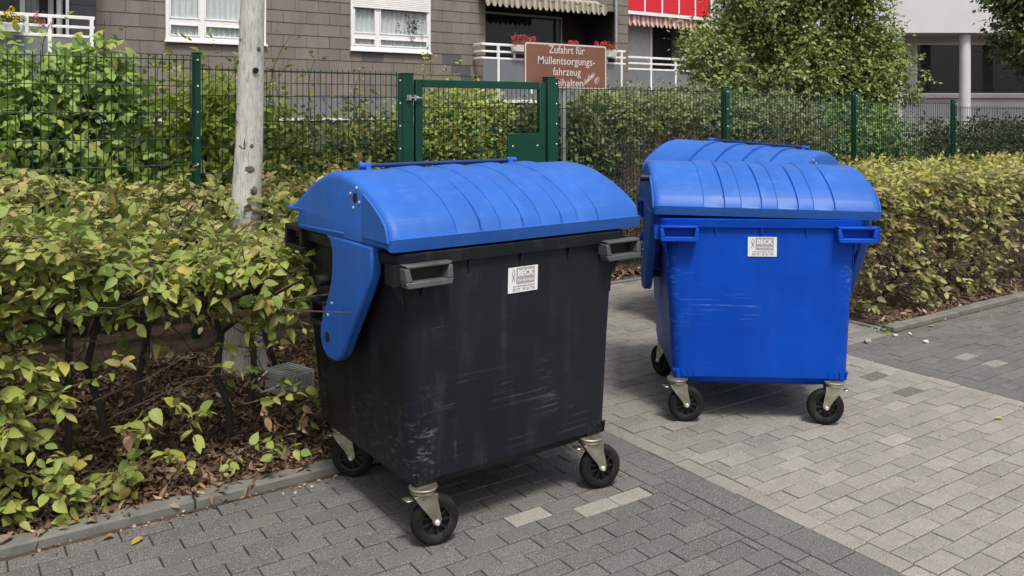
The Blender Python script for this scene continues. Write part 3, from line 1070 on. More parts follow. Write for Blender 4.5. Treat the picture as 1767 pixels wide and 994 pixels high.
def make_bin(loc, rz, W, D, rim, ls, body_mat, dark_mat, handle_mat, label, casters, roll=0.0, lid_roll=0.0, rods=False, bar_z=1.494, shift=0.0):
    root = empty('waste_container', loc, rz)
    root.rotation_euler = (0, roll, rz)
    tag(root, label, 'container', 'large wheeled waste containers')
    hw = W / 2
    kd = D / 1.12
    Yd = lambda d: -D / 2 + d * kd
    Zl = lambda z: rim + (z - 1.2) * ls
    zs = lambda z: z * rim / 1.2
    # ---- body
    b = MB()
    secs = [(.205, .430, -.40, .30, .10), (.212, .470, -.455, .36, .10), (.236, .500, -.492, .405, .09), (.262, .512, -.505, .42, .08),
            (.266, .523, -.515, .432, .07), (.29, .526, -.517, .44, .07), (.70, .548, -.521, .485, .065), (1.10, .572, -.529, .515, .06),
            (1.136, .574, -.530, .518, .06), (1.140, .612, -.548, .535, .05), (1.185, .618, -.553, .54, .05), (1.190, .61, -.545, .53, .05), (1.192, .56, -.48, .46, .05)]
    hk = hw / .675
    b.loft([rrect(x * hk, yf * kd, yb * kd, r, zs(z)) for z, x, yf, yb, r in secs])
    body = b.build('body', body_mat, root, smooth=38)
    body.location.x = shift
    # gussets under the rim, narrow ribs down the sides
    for x in (-.27, .0, .27):
        MB().prism([(-.527 * kd, zs(1.139)), (-.546 * kd, zs(1.139)), (-.523 * kd, zs(1.06))], lambda p, q_, t: Vector((t, p, q_)), x * hk - .005, x * hk + .005).build('gusset', dark_mat, body)
    for s in (-1, 1):
        MB().prism([(.571 * hk, zs(1.125)), (.640 * hk, zs(1.125)), (.630 * hk, zs(1.10)), (.562 * hk, zs(.98)), (.556 * hk, zs(.90)), (.55 * hk, zs(.90))], lambda p, q_, t: Vector((s * p, t, q_)), -.50 * kd, -.485 * kd).build('gusset', dark_mat, body)
    # corner blocks that carry the castors, with stiffening ribs
    for sx in (-1, 1):
        for sy, yy in ((-1, -.468), (1, .375)):
            m = MB()
            cx, cy = sx * .455 * hk + shift, yy * kd
            m.bb(cx - .052, cx + .052, cy - .040, cy + .040, .247, .298)
            for k in range(4):
                x = cx - .048 + k * .032
                yo = cy + sy * .043
                m.prism([(yo - sy * .02, .299), (yo + sy * .012, .299), (yo + sy * .000, .25), (yo - sy * .02, .25)], lambda p, q_, t: Vector((t, p, q_)), x - .004, x + .004)
            for k in range(3):
                y = cy - .035 + k * .035
                xo = cx + sx * .055
                m.prism([(xo - sx * .02, .299), (xo + sx * .012, .299), (xo - sx * .002, .25), (xo - sx * .02, .25)], lambda p, q_, t: Vector((p, t, q_)), y - .004, y + .004)
            m.build('caster_block', dark_mat, root, bevel=.003, seg=1)
    for (x, y, a) in casters:
        make_caster(root, x * hk + shift, y * kd, R(a))
    # ---- front handles: open loops below the rim
    for s in (-1, 1):
        m = MB()
        cx = s * .525 * hk
        z0, z1 = zs(1.062), zs(1.152)
        yf = -.600 * kd
        fn = lambda p, q_, t: Vector((cx + p, t + (q_ - z0) * .10, q_))
        w = .108
        m.prism([(-w, z1), (w, z1), (w - .010, z1 - .013), (-w + .010, z1 - .013)], fn, yf, -.545 * kd)
        m.prism([(-w + .006, z0), (w - .006, z0), (w, z0 + .025), (-w, z0 + .025)], fn, yf, -.545 * kd)
        m.prism([(-w, z0 + .025), (-w + .030, z0 + .025), (-w + .018, z1 - .013), (-w, z1 - .013)], fn, yf, -.535 * kd)
        m.prism([(w - .030, z0 + .025), (w, z0 + .025), (w, z1 - .013), (w - .018, z1 - .013)], fn, yf, -.535 * kd)
        hd = m.build('handle', handle_mat, root, bevel=.004)
        m = MB()
        m.bb(cx - w + .004, cx + w - .004, -.546 * kd, -.52 * kd, z0 + .002, z1 - .002)
        m.prism([(-.545 * kd, z0 + .002), (-.56 * kd, z0 + .01), (-.52 * kd, z0 - .07)], lambda p, q_, t: Vector((t, p, q_)), cx - .006, cx + .006)
        m.bb(cx + s * .10, cx + s * .135, -.545 * kd, -.47 * kd, z0 + .006, z1 - .004)
        m.build('handle_bracket', dark_mat, hd)
        # rear handle
        m = MB()
        yb0, yb1 = .485 * kd, .575 * kd
        x0, x1 = s * .60 * hk, s * .672 * hk
        xa, xb = min(x0, x1), max(x0, x1)
        m.bb(xa, xb, yb0 - .12, yb1, zs(1.178), zs(1.20))
        m.bb(xa, xb, yb0 - .12, yb1, zs(1.085), zs(1.105))
        m.bb(xa, xb, yb1 - .02, yb1, zs(1.105), zs(1.178))
        m.bb(xa, xb, yb0 - .12, yb0 - .10, zs(1.105), zs(1.178))
        m.build('rear_handle', dark_mat, root, bevel=.003, seg=1)
        # lifting trunnion and lower bracket on the side
        A = Matrix.Translation((s * .555 * hk, Yd(.70), zs(.985))) @ Matrix.Rotation(R(90) * s, 4, 'Y')
        MB().lathe([(.0, 0), (.085, 0), (.085, .02), (.06, .028), (.06, .04), (.026, .045), (.026, .125), (.021, .13), (0, .13)], 22, A).build('trunnion', dark_mat, root, smooth=35)
        m = MB()
        xa, xb = sorted((s * .54 * hk, s * .655 * hk))
        for (ya, yb_, za, zb) in ((.70, .86, .865, .885), (.70, .86, .765, .785), (.84, .86, .785, .865), (.70, .72, .785, .865)):
            m.bb(xa, xb, Yd(ya), Yd(yb_), zs(za), zs(zb))
        m.build('side_bracket', dark_mat, root, bevel=.003, seg=1)
    # ---- lid: arched sliding hood with raised bands
    fl = [(0.010, 1.200), (.003, 1.226), (-.003, 1.252)]
    ledge = [(.011, 1.257)]
    arc = [tuple(p) for p in catmull(ARC, 30)]
    back = [(1.120, 1.286), (1.122, 1.268), (.955, 1.270), (.938, 1.190), (.50, 1.196), (.06, 1.204)]
    prof = fl + ledge + arc + back
    n = len(prof)
    i0, i1 = 3, 3 + len(arc)
    nrm = []
    for i in range(n):
        a, c = prof[max(i - 1, 0)], prof[min(i + 1, n - 1)]
        t = np.array([c[0] - a[0], c[1] - a[1]])
        t /= np.linalg.norm(t)
        nrm.append((-t[1], t[0]))
    fr = [(.222, .304), (.388, .468), (.548, .628), (.706, .788)]
    xs = [(0.0, -.034, -.012), (.004, -.020, -.006), (.012, -.009, -.002), (.026, -.002, 0.0), (.045, 0, 0)]
    st = [(-hw + a, o1, o2) for a, o1, o2 in xs]
    for (f0, f1) in fr:
        x0, x1 = -hw + f0 * W, -hw + f1 * W
        st += [(x0 - .0015, 0, 0), (x0 + .0015, .0045, 0), (x0 + .03, .0065, 0), (x1 - .008, .0105, 0), (x1, .0105, 0), (x1 + .003, -.010, 0), (x1 + .012, -.010, 0), (x1 + .017, 0, 0)]
    st += [(hw - a, o1, o2) for a, o1, o2 in xs[::-1]]
    rings = []
    for (x, o1, o2) in st:
        ring = []
        for i, (d, z) in enumerate(prof):
            if i0 <= i < i1:
                o = o1
                if o > 0:                       # bands fade out at the back
                    o *= 1.0 if i < i1 - 5 else .3
            else:
                o = o2
            ring.append((x, Yd(d + nrm[i][0] * o), Zl(z + nrm[i][1] * o)))
        rings.append(ring)
    lid = MB().loft(rings).build('lid', M['lid_blue'], root, smooth=28)
    lid.rotation_euler = (0, lid_roll, 0)
    lid.location = (-rim * math.sin(lid_roll), 0, rim * (1 - math.cos(lid_roll)))
    # arms, end panels, rivets, knobs
    arm = [(.168, 1.205), (.176, 1.087), (.262, .959), (.405, .768), (.45, .704), (.51, .664), (.601, .658), (.655, .685), (.686, .735), (.682, .79), (.655, .845),
           (.605, .925), (.570, 1.00), (.556, 1.08), (.558, 1.14), (.580, 1.182), (.64, 1.205)]
    for s in (-1, 1):
        fn = lambda p, q_, t: Vector((s * t, Yd(p), Zl(q_) if q_ > 1.15 else zs(q_)))
        m = MB().prism(arm, fn, hw - .048, hw + .004)
        m.build('side_arm', M['lid_blue'], lid, bevel=.010)
        # raised quarter panel at the front of the end wall and the seam ledges
        pan = [(.026, 1.232), (.250, 1.232), (.250, 1.385)] + [(d, z - .020) for d, z in arc[::-1] if .04 < d < .25]
        MB().prism(pan, fn, hw - .004, hw + .007).build('end_panel', M['lid_blue'], lid, bevel=.004)
        m = MB()
        m.prism([(.44, 1.222), (.935, 1.205), (.935, 1.216), (.44, 1.233)], fn, hw - .004, hw + .005)
        m.prism([(.935, 1.205), (.945, 1.205), (.925, 1.292), (.915, 1.292)], fn, hw - .004, hw + .005)
        m.prism([(.905, 1.284), (1.10, 1.276), (1.10, 1.288), (.905, 1.295)], fn, hw - .004, hw + .005)
        m.build('end_ledge', M['lid_blue'], lid, bevel=.002, seg=1)
        def disc(d, z, r, t0, t1, nm, mat):
            A = Matrix.Translation((s * t0, Yd(d), Zl(z) if z > 1.15 else zs(z))) @ Matrix.Rotation(R(90) * s, 4, 'Y')
            MB().lathe([(0, 0), (r, 0), (r, t1 - .001), (r * .8, t1), (0, t1)], 16, A).build(nm, mat, lid, smooth=40)
        disc(.601, .752, .024, hw + .001, .0045, 'pivot_hole', M['black_plastic'])
        disc(.585, .752, .022, hw - .12, .10, 'pivot_pin', M['black_plastic'])
        for d, z in ((.553, .91), (.596, .851)):
            disc(d, z, .0065, hw + .002, .006, 'rivet', M['bolt'])
        if rods:
            disc(.33, 1.390, .021, hw - .01, .062, 'knob', M['black_plastic'])
        else:
            disc(.33, 1.390, .022, hw - .012, .0135, 'knob_hole', M['black_plastic'])
            for a in (20, 110, 200, 290):
                disc(.33 + .045 * math.cos(R(a)), 1.390 + .045 * math.sin(R(a)), .0065, hw - .002, .006, 'rivet', M['bolt'])
    # pull bar along the back of the hood, held by two lugs
    m = MB()
    yb, zb = Yd(.74 if bar_z > 1.48 else .80), Zl(bar_z)
    m.tube([(-hw * .62, yb, zb), (hw * .62, yb, zb)], .011, 10)
    bar = m.build('pull_bar', M['bar_blue'], lid, smooth=40)
    for x in (-.62, .62):
        m = MB()
        m.prism([(-.03, -.055), (.03, -.055), (.016, .012), (-.016, .012)], lambda p, q_, t: Vector((t, yb + p, zb + q_)), x * hw - .012, x * hw + .012)
        m.tube([(x * hw * .96, yb, zb), (x * hw * 1.10, yb, zb)], .016, 10)
        m.build('bar_lug', M['lid_blue'], bar, smooth=40)
    return root, body

def sticker(root, x, y, z, tilt, label):
    """printed owner's label on the front wall"""
    s = link('sticker', MB().bb(-.08, .08, -.0012, .0012, -.055, .055).mesh('sticker'), M['sticker_white'], root)
    s.location = (x, y, z)
    s.rotation_euler = (tilt, 0, 0)
    s['label'] = label
    MB().bb(-.037, .062, -.0022, -.0013, -.018, .052).build('print_block', M['sticker_grey'], s)
    rot = (R(90), 0, 0)
    def tx(body, size, mat, px, pz, fit, bold=0.0):
        o = text_mesh(body, size, mat, s, 'lettering', (px, -.0028, pz), rot, bold=bold, ext=.0003)
        xs_ = [v.co.x for v in o.data.vertices]
        k = fit / (max(xs_) - min(xs_))
        for v in o.data.vertices: v.co.x *= k
    tx('BECK', .036, M['sticker_white'], .0125, .027, .088, .0012)
    tx('Dienstleistungen', .017, M['sticker_white'], .0125, -.003, .088, .0002)
    tx('www.hausmeister-beck.de', .010, M['print_grey'], .003, -.0265, .118)
    tx('02173 / 39 24 734', .017, M['print_grey'], .003, -.042, .118)
    g = MB()
    for sg in (-1, 1):
        pts = [(-.052 + sg * .007 * math.sin(t * 5.2), -.0022, .048 - .058 * t) for t in np.linspace(0, 1, 14)]
        g.tube(pts, [.0006 + .0012 * math.sin(k / 13 * math.pi) for k in range(14)], 5)
    g.build('emblem', M['print_grey'], s)

b1, body1 = make_bin((2.085, 3.535, 0), R(2.0), 1.345, 1.12, 1.205, 1.0, M['body_black'], M['black_plastic'], M['handle_black'],
    'black wheeled waste container with blue arched lid beside the leafy hedge',
    [(-.470, -.500, -12), (.425, -.505, -16), (-.452, .30, -40), (.452, .33, 60)], shift=-.032)
sticker(b1, -.02, -.5310, 1.028, R(1.8), 'white and grey printed label')
p2 = CW(1.423 + .035, 4.70 + .53)
b2, body2 = make_bin((p2.x, p2.y, 0), R(-37.5), 1.255, 1.07, 1.165, .96, M['body_blue'], M['body_blue'], M['body_blue'],
    'all-blue waste container standing in front, facing the camera',
    [(-.498, -.505, 2), (.440, -.505, 176), (-.462, .33, 120), (.452, .33, 40)], lid_roll=R(1.2), rods=True, bar_z=1.455, shift=-.026)
sticker(b2, -.02, -.508, .998, R(1.8), 'white and grey printed label')
p3 = CW(1.93, 6.95)
b3, body3 = make_bin((p3.x, p3.y, 0.0), R(-76), 1.32, 1.12, 1.20, 1.0, M['body_blue'], M['body_blue'], M['body_blue'],
    'waste container mostly hidden behind the all-blue one, only its ribbed blue lid showing',
    [(-.475, -.455, 30), (.475, -.455, 70), (-.475, .33, 120), (.475, .33, 40)], lid_roll=R(3.2))
# ------------------------------------------------------------------ street tree in the hedge
def street_tree():
    root = empty('street_tree', (1.69, 5.73, 0))
    tag(root, 'pale grey-barked tree trunk with dark knots growing out of the left hedge', 'tree')
    r = np.random.default_rng(3)
    # trunk leans slightly; direction of picture-right in the plan is (CY,-SY)
    ctrl = [(0, 0, .125), (.35, -.012, .112), (1.06, -.006, .100), (1.5, .018, .092), (1.85, .028, .088), (2.3, .040, .080), (2.7, .054, .076), (3.4, .085, .070), (4.2, .12, .050)]
    pts = catmull([(z, o, rd) for z, o, rd in ctrl], 44)
    rings = []
    nseg = 28
    for (z, o, rd) in pts:
        ring = []
        for k in range(nseg):
            a = 2 * math.pi * k / nseg
            rr = rd * (1 + .03 * math.sin(3 * a + z * 2) + .02 * math.sin(7 * a - 3 * z)) + (.03 * math.exp(-z * 7) * (1 + math.sin(5 * a)))
            ring.append((o * CY + rr * math.cos(a), -o * SY + rr * math.sin(a), z))
        rings.append(ring)
    trunk = MB().loft(rings).build('trunk', M['bark_pale'], root, smooth=60)
    def at(z):
        k = min(range(len(pts)), key=lambda i: abs(pts[i][0] - z))
        return pts[k][1], pts[k][2]
    # knots: angle 0 faces the camera, negative to the left in the picture
    for (z, ang, s) in ((2.24, -78, .030), (2.10, -80, .032), (1.99, -82, .022), (1.79, -72, .036), (1.68, -66, .038), (1.54, -52, .046), (1.375, 6, .020), (1.23, 38, .018), (1.78, -8, .014), (1.53, 12, .010), (2.18, 40, .009), (1.95, -30, .008)):
        o, rd = at(z)
        a = R(ang)
        # to camera direction in plan
        tc = Vector((-1.69, -5.73, 0)).normalized()
        rt = Vector((CY, -SY, 0))
        dv = tc * math.cos(a) + rt * math.sin(a)
        c = Vector((o * CY, -o * SY, z)) + dv * rd * .93
        B = Matrix.Translation(c) @ dv.to_track_quat('Z', 'Y').to_matrix().to_4x4()
        m = MB()
        n = 16
        prof = [(1.45, -.25), (1.15, .12), (.85, .38), (.55, .50), (.28, .42), (0.02, .36)]
        rg = []
        for (pr, pz) in prof:
            rg.append([B @ Vector((s * pr * (1 + .16 * math.sin(3 * k + z * 9) + .17 * r.normal()) * math.cos(2 * math.pi * k / n), s * pr * 1.15 * (1 + .1 * r.normal()) * math.sin(2 * math.pi * k / n), s * pz * .8)) for k in range(n)])
        m.loft(rg).build('knot', M['knot'], trunk, smooth=70)
    # small round tag nailed to the trunk
    o, rd = at(2.02)
    tc = Vector((-1.69, -5.73, 0)).normalized(); rt = Vector((CY, -SY, 0))
    dv = (tc * math.cos(R(22)) + rt * math.sin(R(22)))
    B = Matrix.Translation(Vector((o * CY, -o * SY, 2.035)) + dv * (rd - .004)) @ dv.to_track_quat('Z', 'Y').to_matrix().to_4x4()
    MB().lathe([(0, 0), (.020, 0), (.020, .010), (.012, .013), (.010, .008), (0, .008)], 18, B).build('tree_tag', M['black_plastic'], trunk, smooth=40)
    # crown, above the picture
    lm, L = MB(), Leaves(44)
    for k in range(9):
        a = k * 2.4
        f = np.array([.1, -.07, 3.5 + .1 * k])
        e = f + np.array([1.1 * math.cos(a), 1.1 * math.sin(a), r.uniform(.9, 1.8)])
        lm.tube([f, (f + e) / 2 + np.array([0, 0, .1]), e], [.035, .024, .010], 7)
        for _ in range(65):
            p = f + (e - f) * r.uniform(.35, 1.1) + r.normal(0, .30, 3)
            spray(L, None, p, r.normal(0, 1, 3), 6, .085, [(.10, .17, .035), (.16, .22, .05), (.07, .12, .03)], [1, 1, 1], .8)
    lm.build('limbs', M['bark_pale'], root, smooth=60)
    tag(link('crown', L.mesh('crown', 'mid'), M['leaf_far'], root), kind='stuff')
street_tree()

# ------------------------------------------------------------------ double-wire mesh fence and gate
FY = 6.70
BAR = {}
def bar_mesh(length, rad, horiz=False):
    k = (round(length, 3), rad, horiz)
    if k not in BAR:
        p = [(0, 0, 0), (length, 0, 0)] if horiz else [(0, 0, 0), (0, 0, length)]
        BAR[k] = MB().tube(p, rad, 6).mesh('bar', 40)
        BAR[k].materials.append(M['green_wire'])
    return BAR[k]

def mesh_panel(root, u0, u1, ztop, y=FY):
    """top wire pair as the panel, every other wire and upright bar a piece of it"""
    zb = ztop - 1.83
    L = u1 - u0
    top = MB().tube([(u0, y - .007, ztop), (u1, y - .007, ztop)], .0042, 6).tube([(u0, y + .007, ztop), (u1, y + .007, ztop)], .0042, 6)
    pan = top.build('mesh_panel', M['green_wire'], root, smooth=40)
    n = int(L / .05)
    off = (L - n * .05) / 2
    for k in range(n + 1):
        o = link('vertical_bar', bar_mesh(1.86, .0034), None, pan)
        o.location = (u0 + off + k * .05, y, zb)
    for j in range(1, 10):
        for s in (-.007, .007):
            o = link('horizontal_wire', bar_mesh(L, .0042, True), None, pan)
            o.location = (u0, y + s, ztop - .2 * j)

def post(root, u, ztop, w=.06, d=.045, y=FY, strip=0, cap=True, zs=None):
    m = MB()
    m.bb(u - w / 2, u + w / 2, y + .014, y + .014 + d, -.1, ztop)
    m.bb(u - w / 2 - .004, u + w / 2 + .004, y + .010, y + .018 + d, ztop, ztop + .008)
    p = m.build('post', M['green_coat'], root, bevel=.003, seg=1)
    m = MB().bb(u + strip - .021, u + strip + .021, y - .016, y - .011, .05, ztop - .02)
    m.build('cover_strip', M['green_coat'], p, bevel=.001, seg=1)
    z = ztop - .055
    while z > .2:
        A = Matrix.Translation((u + strip, y - .016, z)) @ Matrix.Rotation(R(90), 4, 'X')
        MB().lathe([(0, .006), (.006, .005), (.0085, .002), (.009, 0)], 8, A).build('bolt', M['bolt'], p, smooth=50)
        z -= .2
    return p

fl = empty('wire_fence', (0, 0, 0))
tag(fl, 'green double-wire mesh fence left of the gate, behind the tree trunk', 'fence', 'green mesh fences')
mesh_panel(fl, -3.40, -.93, 2.20)
mesh_panel(fl, -.87, 1.575, 2.155)
mesh_panel(fl, 1.635, 3.30, 2.085)
for u, z in ((-3.43, 2.24), (-.90, 2.24), (1.605, 2.21)):
    post(fl, u, z)
fr_ = empty('wire_fence', (0, 0, 0))
tag(fr_, 'green double-wire mesh fence right of the gate, running off behind the bins', 'fence', 'green mesh fences')
posts_r = [(7.53, 2.05), (10.03, 2.03), (12.50, 1.94), (15.0, 1.88), (17.5, 1.82)]
tops_r = [1.995, 1.962, 1.890, 1.825, 1.77]
u0 = 5.062
for (u, z), t in zip(posts_r, tops_r):
    mesh_panel(fr_, u0, u - .03, t)
    post(fr_, u, z)
    u0 = u + .03

g = empty('garden_gate', (0, 0, 0))
tag(g, 'green framed wire-mesh gate with a solid lock plate between two posts', 'gate')
def gpost(u0, u1, ztop, strip):
    m = MB().bb(u0, u1, FY - .03, FY + .07, -.1, ztop)
    m.bb(u0 - .004, u1 + .004, FY - .034, FY + .074, ztop, ztop + .010)
    p = m.build('gate_post', M['green_coat'], g, bevel=.004)
    MB().bb(strip - .022, strip + .022, FY - .024, FY - .012, .05, ztop - .01).build('cover_strip', M['green_coat'], p, bevel=.001, seg=1)
    z = ztop - .06
    while z > .2:
        A = Matrix.Translation((strip, FY - .024, z)) @ Matrix.Rotation(R(90), 4, 'X')
        MB().lathe([(0, .006), (.006, .005), (.0085, .002), (.009, 0)], 8, A).build('bolt', M['bolt'], p, smooth=50)
        z -= .2
gpost(3.345, 3.445, 2.095, 3.318)
gpost(4.930, 5.014, 2.100, 5.037)
ZG = 2.05
frm = MB()
frm.bb(3.475, 3.545, FY - .02, FY + .03, .12, ZG)
frm.bb(4.838, 4.905, FY - .02, FY + .03, .12, ZG)
frm.bb(3.545, 4.838, FY - .021, FY + .031, ZG - .068, ZG + .001)
frm.bb(3.545, 4.838, FY - .021, FY + .031, .12, .19)
frm.build('gate_frame', M['green_coat'], g, bevel=.003, seg=1)
pan = MB().tube([(3.545, FY - .003, ZG - .25), (4.838, FY - .003, ZG - .25)], .0042, 6).build('gate_mesh', M['green_wire'], g, smooth=40)
for k in range(26):
    o = link('vertical_bar', bar_mesh(ZG - .068 - .19, .0034), None, pan)
    o.location = (3.57 + k * .05, FY + .004, .19)
for j in range(1, 9):
    for s in (-.003, .011):
        o = link('horizontal_wire', bar_mesh(1.293, .0042, True), None, pan)
        o.location = (3.545, FY + s, ZG - .25 - .2 * j)
lp = MB().bb(4.455, 4.850, FY - .030, FY - .012, .98, 1.555).build('lock_plate', M['green_coat'], g, bevel=.002, seg=1)
for u in (4.51, 4.80):
    A = Matrix.Translation((u, FY - .030, 1.43)) @ Matrix.Rotation(R(90), 4, 'X')
    MB().lathe([(0, .006), (.007, .005), (.010, .002), (.010, 0)], 10, A).build('screw', M['bolt'], lp, smooth=50)
h = MB()
h.tube([(3.385, FY - .045, 1.885), (3.525, FY - .045, 1.882)], .008, 8)
h.tube([(3.40, FY - .05, 1.865), (3.40, FY - .05, 1.905)], .016, 10)
h.tube([(3.452, FY - .05, 1.86), (3.452, FY - .05, 1.91)], .012, 10)
h.bb(3.375, 3.42, FY - .042, FY - .03, 1.86, 1.91)
h.tube([(3.46, FY - .045, 1.884), (3.485, FY - .045, 1.884)], .015, 6)
h.build('hinge', M['galva'], g, smooth=40)

# ------------------------------------------------------------------ sign
def sign():
    U0, U1, Z0, Z1, Y = 4.755, 5.817, 1.992, 2.460, 6.83
    cx, cz = (U0 + U1) / 2, (Z0 + Z1) / 2
    root = empty('access_sign', (cx, Y, 0))
    tag(root, 'brown rectangular sign with white German lettering on a post behind the gate', 'sign')
    hw_, hh = (U1 - U0) / 2, (Z1 - Z0) / 2
    def rr(hx, hz, r):
        pts = []
        for sx, sz, a0 in ((1, 1, 0), (-1, 1, 90), (-1, -1, 180), (1, -1, 270)):
            for k in range(6):
                a = R(a0 + 18 * k)
                pts.append((sx * (hx - r) + r * math.cos(a), sz * (hz - r) + r * math.sin(a)))
        return pts
    fn = lambda p, q, t: Vector((p, t, cz + q))
    pl_ = MB().prism(rr(hw_, hh, .03), fn, 0, .006).build('sign_plate', M['sign_brown'], root)
    out, inn = rr(hw_ - .006, hh - .006, .026), rr(hw_ - .020, hh - .020, .018)
    n = len(out)
    b_ = MB()
    b_.add([fn(p, q, -.0012) for p, q in out] + [fn(p, q, -.0012) for p, q in inn], [(i, (i + 1) % n, n + (i + 1) % n, n + i) for i in range(n)])
    b_.build('border_line', M['sign_white'], pl_)
    for body, dz, fit in (('Zufahrt für', .165, .465), ('Müllentsorgungs-', .053, .735), ('fahrzeug', -.058, .360), ('freihalten', -.170, .430)):
        o = text_mesh(body, .112, M['sign_white'], pl_, 'lettering', (0, -.0016, cz + dz), (R(90), 0, 0), bold=.0004, ext=.0003)
        xs_ = [v.co.x for v in o.data.vertices]
        k = fit / (max(xs_) - min(xs_))
        for v in o.data.vertices: v.co.x *= k
    r = np.random.default_rng(9)
    m = MB()
    for (gx, gz, s) in ((.255, -.165, .035), (.305, -.125, .04), (.345, -.10, .03), (.40, -.145, .035)):
        pts = [(gx + s * math.sin(t * 1.3 + gx * 9) * (1 - t / 14), -.0016, cz + gz + s * math.cos(t * 1.7) * .8 + .004 * t) for t in np.linspace(0, 7, 26)]
        m.tube(pts, .0035, 4)
    for v in range(len(m.v)):
        m.v[v] = (m.v[v][0], -.0016 + (m.v[v][1] + .0016) * .15, m.v[v][2])
    m.build('scribble', M['graffiti'], pl_)
    MB().tube([(-.02, .035, -.2), (-.02, .035, Z1 - .03)], .030, 16).build('sign_post', M['galva'], root, smooth=40)
    for z in (Z0 + .08, Z1 - .08):
        MB().bb(-.07, .03, .006, .07, z - .015, z + .015).build('clamp', M['galva'], root)
sign()

# ------------------------------------------------------------------ shrubs and trees behind the fence
def shrub(name, label, blobs, n, size, cols, w, kind='mid', stems=None, base=None, twigs=0, seed=1, twmat='twig', cat='shrub', group='shrubs behind the fence', mat='leaf_far', tw_z=None, shoots=(), sprays=140, gain=1.85, droop=-.15, loose=.08):
    """blobs: (x,y,z,rx,ry,rz). Leaves crowd towards the outside of each blob in small clumps."""
    bx = sum(b[0] for b in blobs) / len(blobs)
    by = sum(b[1] for b in blobs) / len(blobs)
    root = empty(name, (0, 0, 0))
    tag(root, label, cat, group)
    L = Leaves(seed)
    r = L.r
    cols = [tuple(q * gain for q in c) for c in cols]
    vol = np.array([b[3] * b[4] + b[4] * b[5] + b[3] * b[5] for b in blobs])
    n = int(n * 2.1)
    size *= 1.12
    pick = r.choice(len(blobs), n // 7, p=vol / vol.sum())
    B = np.array(blobs)[pick]
    m = len(pick)
    dv = unit(r.normal(0, 1, (m, 3)))
    rad = (1 - .55 * r.random(m) ** 1.5) * r.uniform(.9, 1.0 + loose, m)
    C0 = B[:, :3] + dv * rad[:, None] * B[:, 3:6]
    ok = C0[:, 2] > .05
    C0, dv = C0[ok], dv[ok]
    m = len(C0)
    clump_col = palette(r, m, cols, w, .22)
    k = 7
    P = np.repeat(C0, k, 0) + r.normal(0, size * .9, (m * k, 3)) * np.array([1, 1, .8])
    out = np.repeat(dv, k, 0)
    D = unit(out * .5 + r.normal(0, .75, (m * k, 3)) + np.array([0, 0, -.25]))
    N = unit(out * .45 + np.array([0, -.25, .75]) + r.normal(0, .5, (m * k, 3)))
    C = np.repeat(clump_col, k, 0) * .65 + palette(r, m * k, cols, w, .2) * .35
    L.put(P, D, N, size * r.uniform(.6, 1.2, m * k), C)
    tw = MB()
    for _ in range(sprays):                         # loose twigs that break the outline
        b_ = blobs[int(r.choice(len(blobs), p=vol / vol.sum()))]
        dd = unit(r.normal(0, 1, 3) + np.array([0, -.2, .35]))
        p = np.array(b_[:3]) + dd * np.array(b_[3:6]) * r.uniform(.85, 1.02)
        spray(L, None, p, dd + np.array([0, 0, droop]) + r.normal(0, .3, 3), int(r.integers(6, 11)), size * .95, cols, w, .7, size * .42)
    for (sx, sy, z0, z1, lean) in shoots:           # leggy shoots standing above the crown
        pts = [np.array([sx + lean * t * t + .02 * math.sin(7 * t), sy, z0 + (z1 - z0) * t]) for t in np.linspace(0, 1, 7)]
        tw.tube(pts, [.006, .005, .005, .004, .004, .003, .002], 4, cap=False)
        for _ in range(9):
            p = pts[int(r.integers(2, 7))] + r.normal(0, .03, 3)
            spray(L, None, p, (r.normal(), r.normal(), .4), 3, size * .8, cols, w, .7)
    if stems:
        for (sx, sy, rad_, top) in stems:
            for q in range(3):
                b_ = blobs[int(r.integers(0, len(blobs)))]
                e = np.array([b_[0], b_[1], min(b_[2], top)])
                s0 = np.array([sx + r.normal(0, .05), sy + r.normal(0, .05), 0])
                tw.tube([s0, s0 + (e - s0) * .45 + np.array([0, 0, .15]), e], [rad_, rad_ * .7, rad_ * .35], 7, cap=False)
    x0, x1 = min(b[0] - b[3] for b in blobs), max(b[0] + b[3] for b in blobs)
    y0 = min(b[1] - b[4] for b in blobs)
    for _ in range(twigs):
        zz = r.uniform(*(tw_z or (.3, 1.2)))
        p = np.array([r.uniform(x0, x1), y0 + abs(r.normal(0, .25)) + .05, zz])
        q = p + np.array([r.normal(0, .22), r.normal(0, .1), r.uniform(-.05, .4)])
        tw.tube([p, (p + q) / 2 + r.normal(0, .03, 3), q], [.006, .004, .002], 3, cap=False)
    if tw.v:
        tag(tw.build('stems', M[twmat], root, smooth=60), kind='stuff')
    tag(link('crown' if cat == 'tree' else 'foliage', L.mesh('foliage', kind), M[mat], root), kind='stuff')

G1 = [(.155, .235, .050), (.105, .170, .036), (.215, .285, .075), (.065, .105, .026), (.27, .27, .06)]
shrub('broadleaf_shrub', 'tall bright green broad-leaved shrub rising above the fence at far left',
      [(-.9, 7.6, 1.2, .75, .5, .85), (-.1, 7.5, 1.1, .7, .45, .95), (.45, 7.45, 1.55, .5, .4, .62), (.95, 7.5, 1.45, .55, .42, .80), (.75, 7.4, .7, .8, .4, .6), (1.25, 7.4, .85, .45, .38, .7), (.35, 7.5, 1.95, .3, .28, .30), (1.0, 7.55, 2.0, .28, .25, .30)],
      8400, .085, G1, [3, 2.5, 2, 1.2, .5], 'mid', [(0, 7.5, .025, 1.2), (.9, 7.5, .025, 1.4)], seed=51, shoots=[(.62, 7.4, 1.9, 2.46, .05), (1.1, 7.5, 1.9, 2.50, -.04), (1.45, 7.5, 1.6, 2.35, .1)])
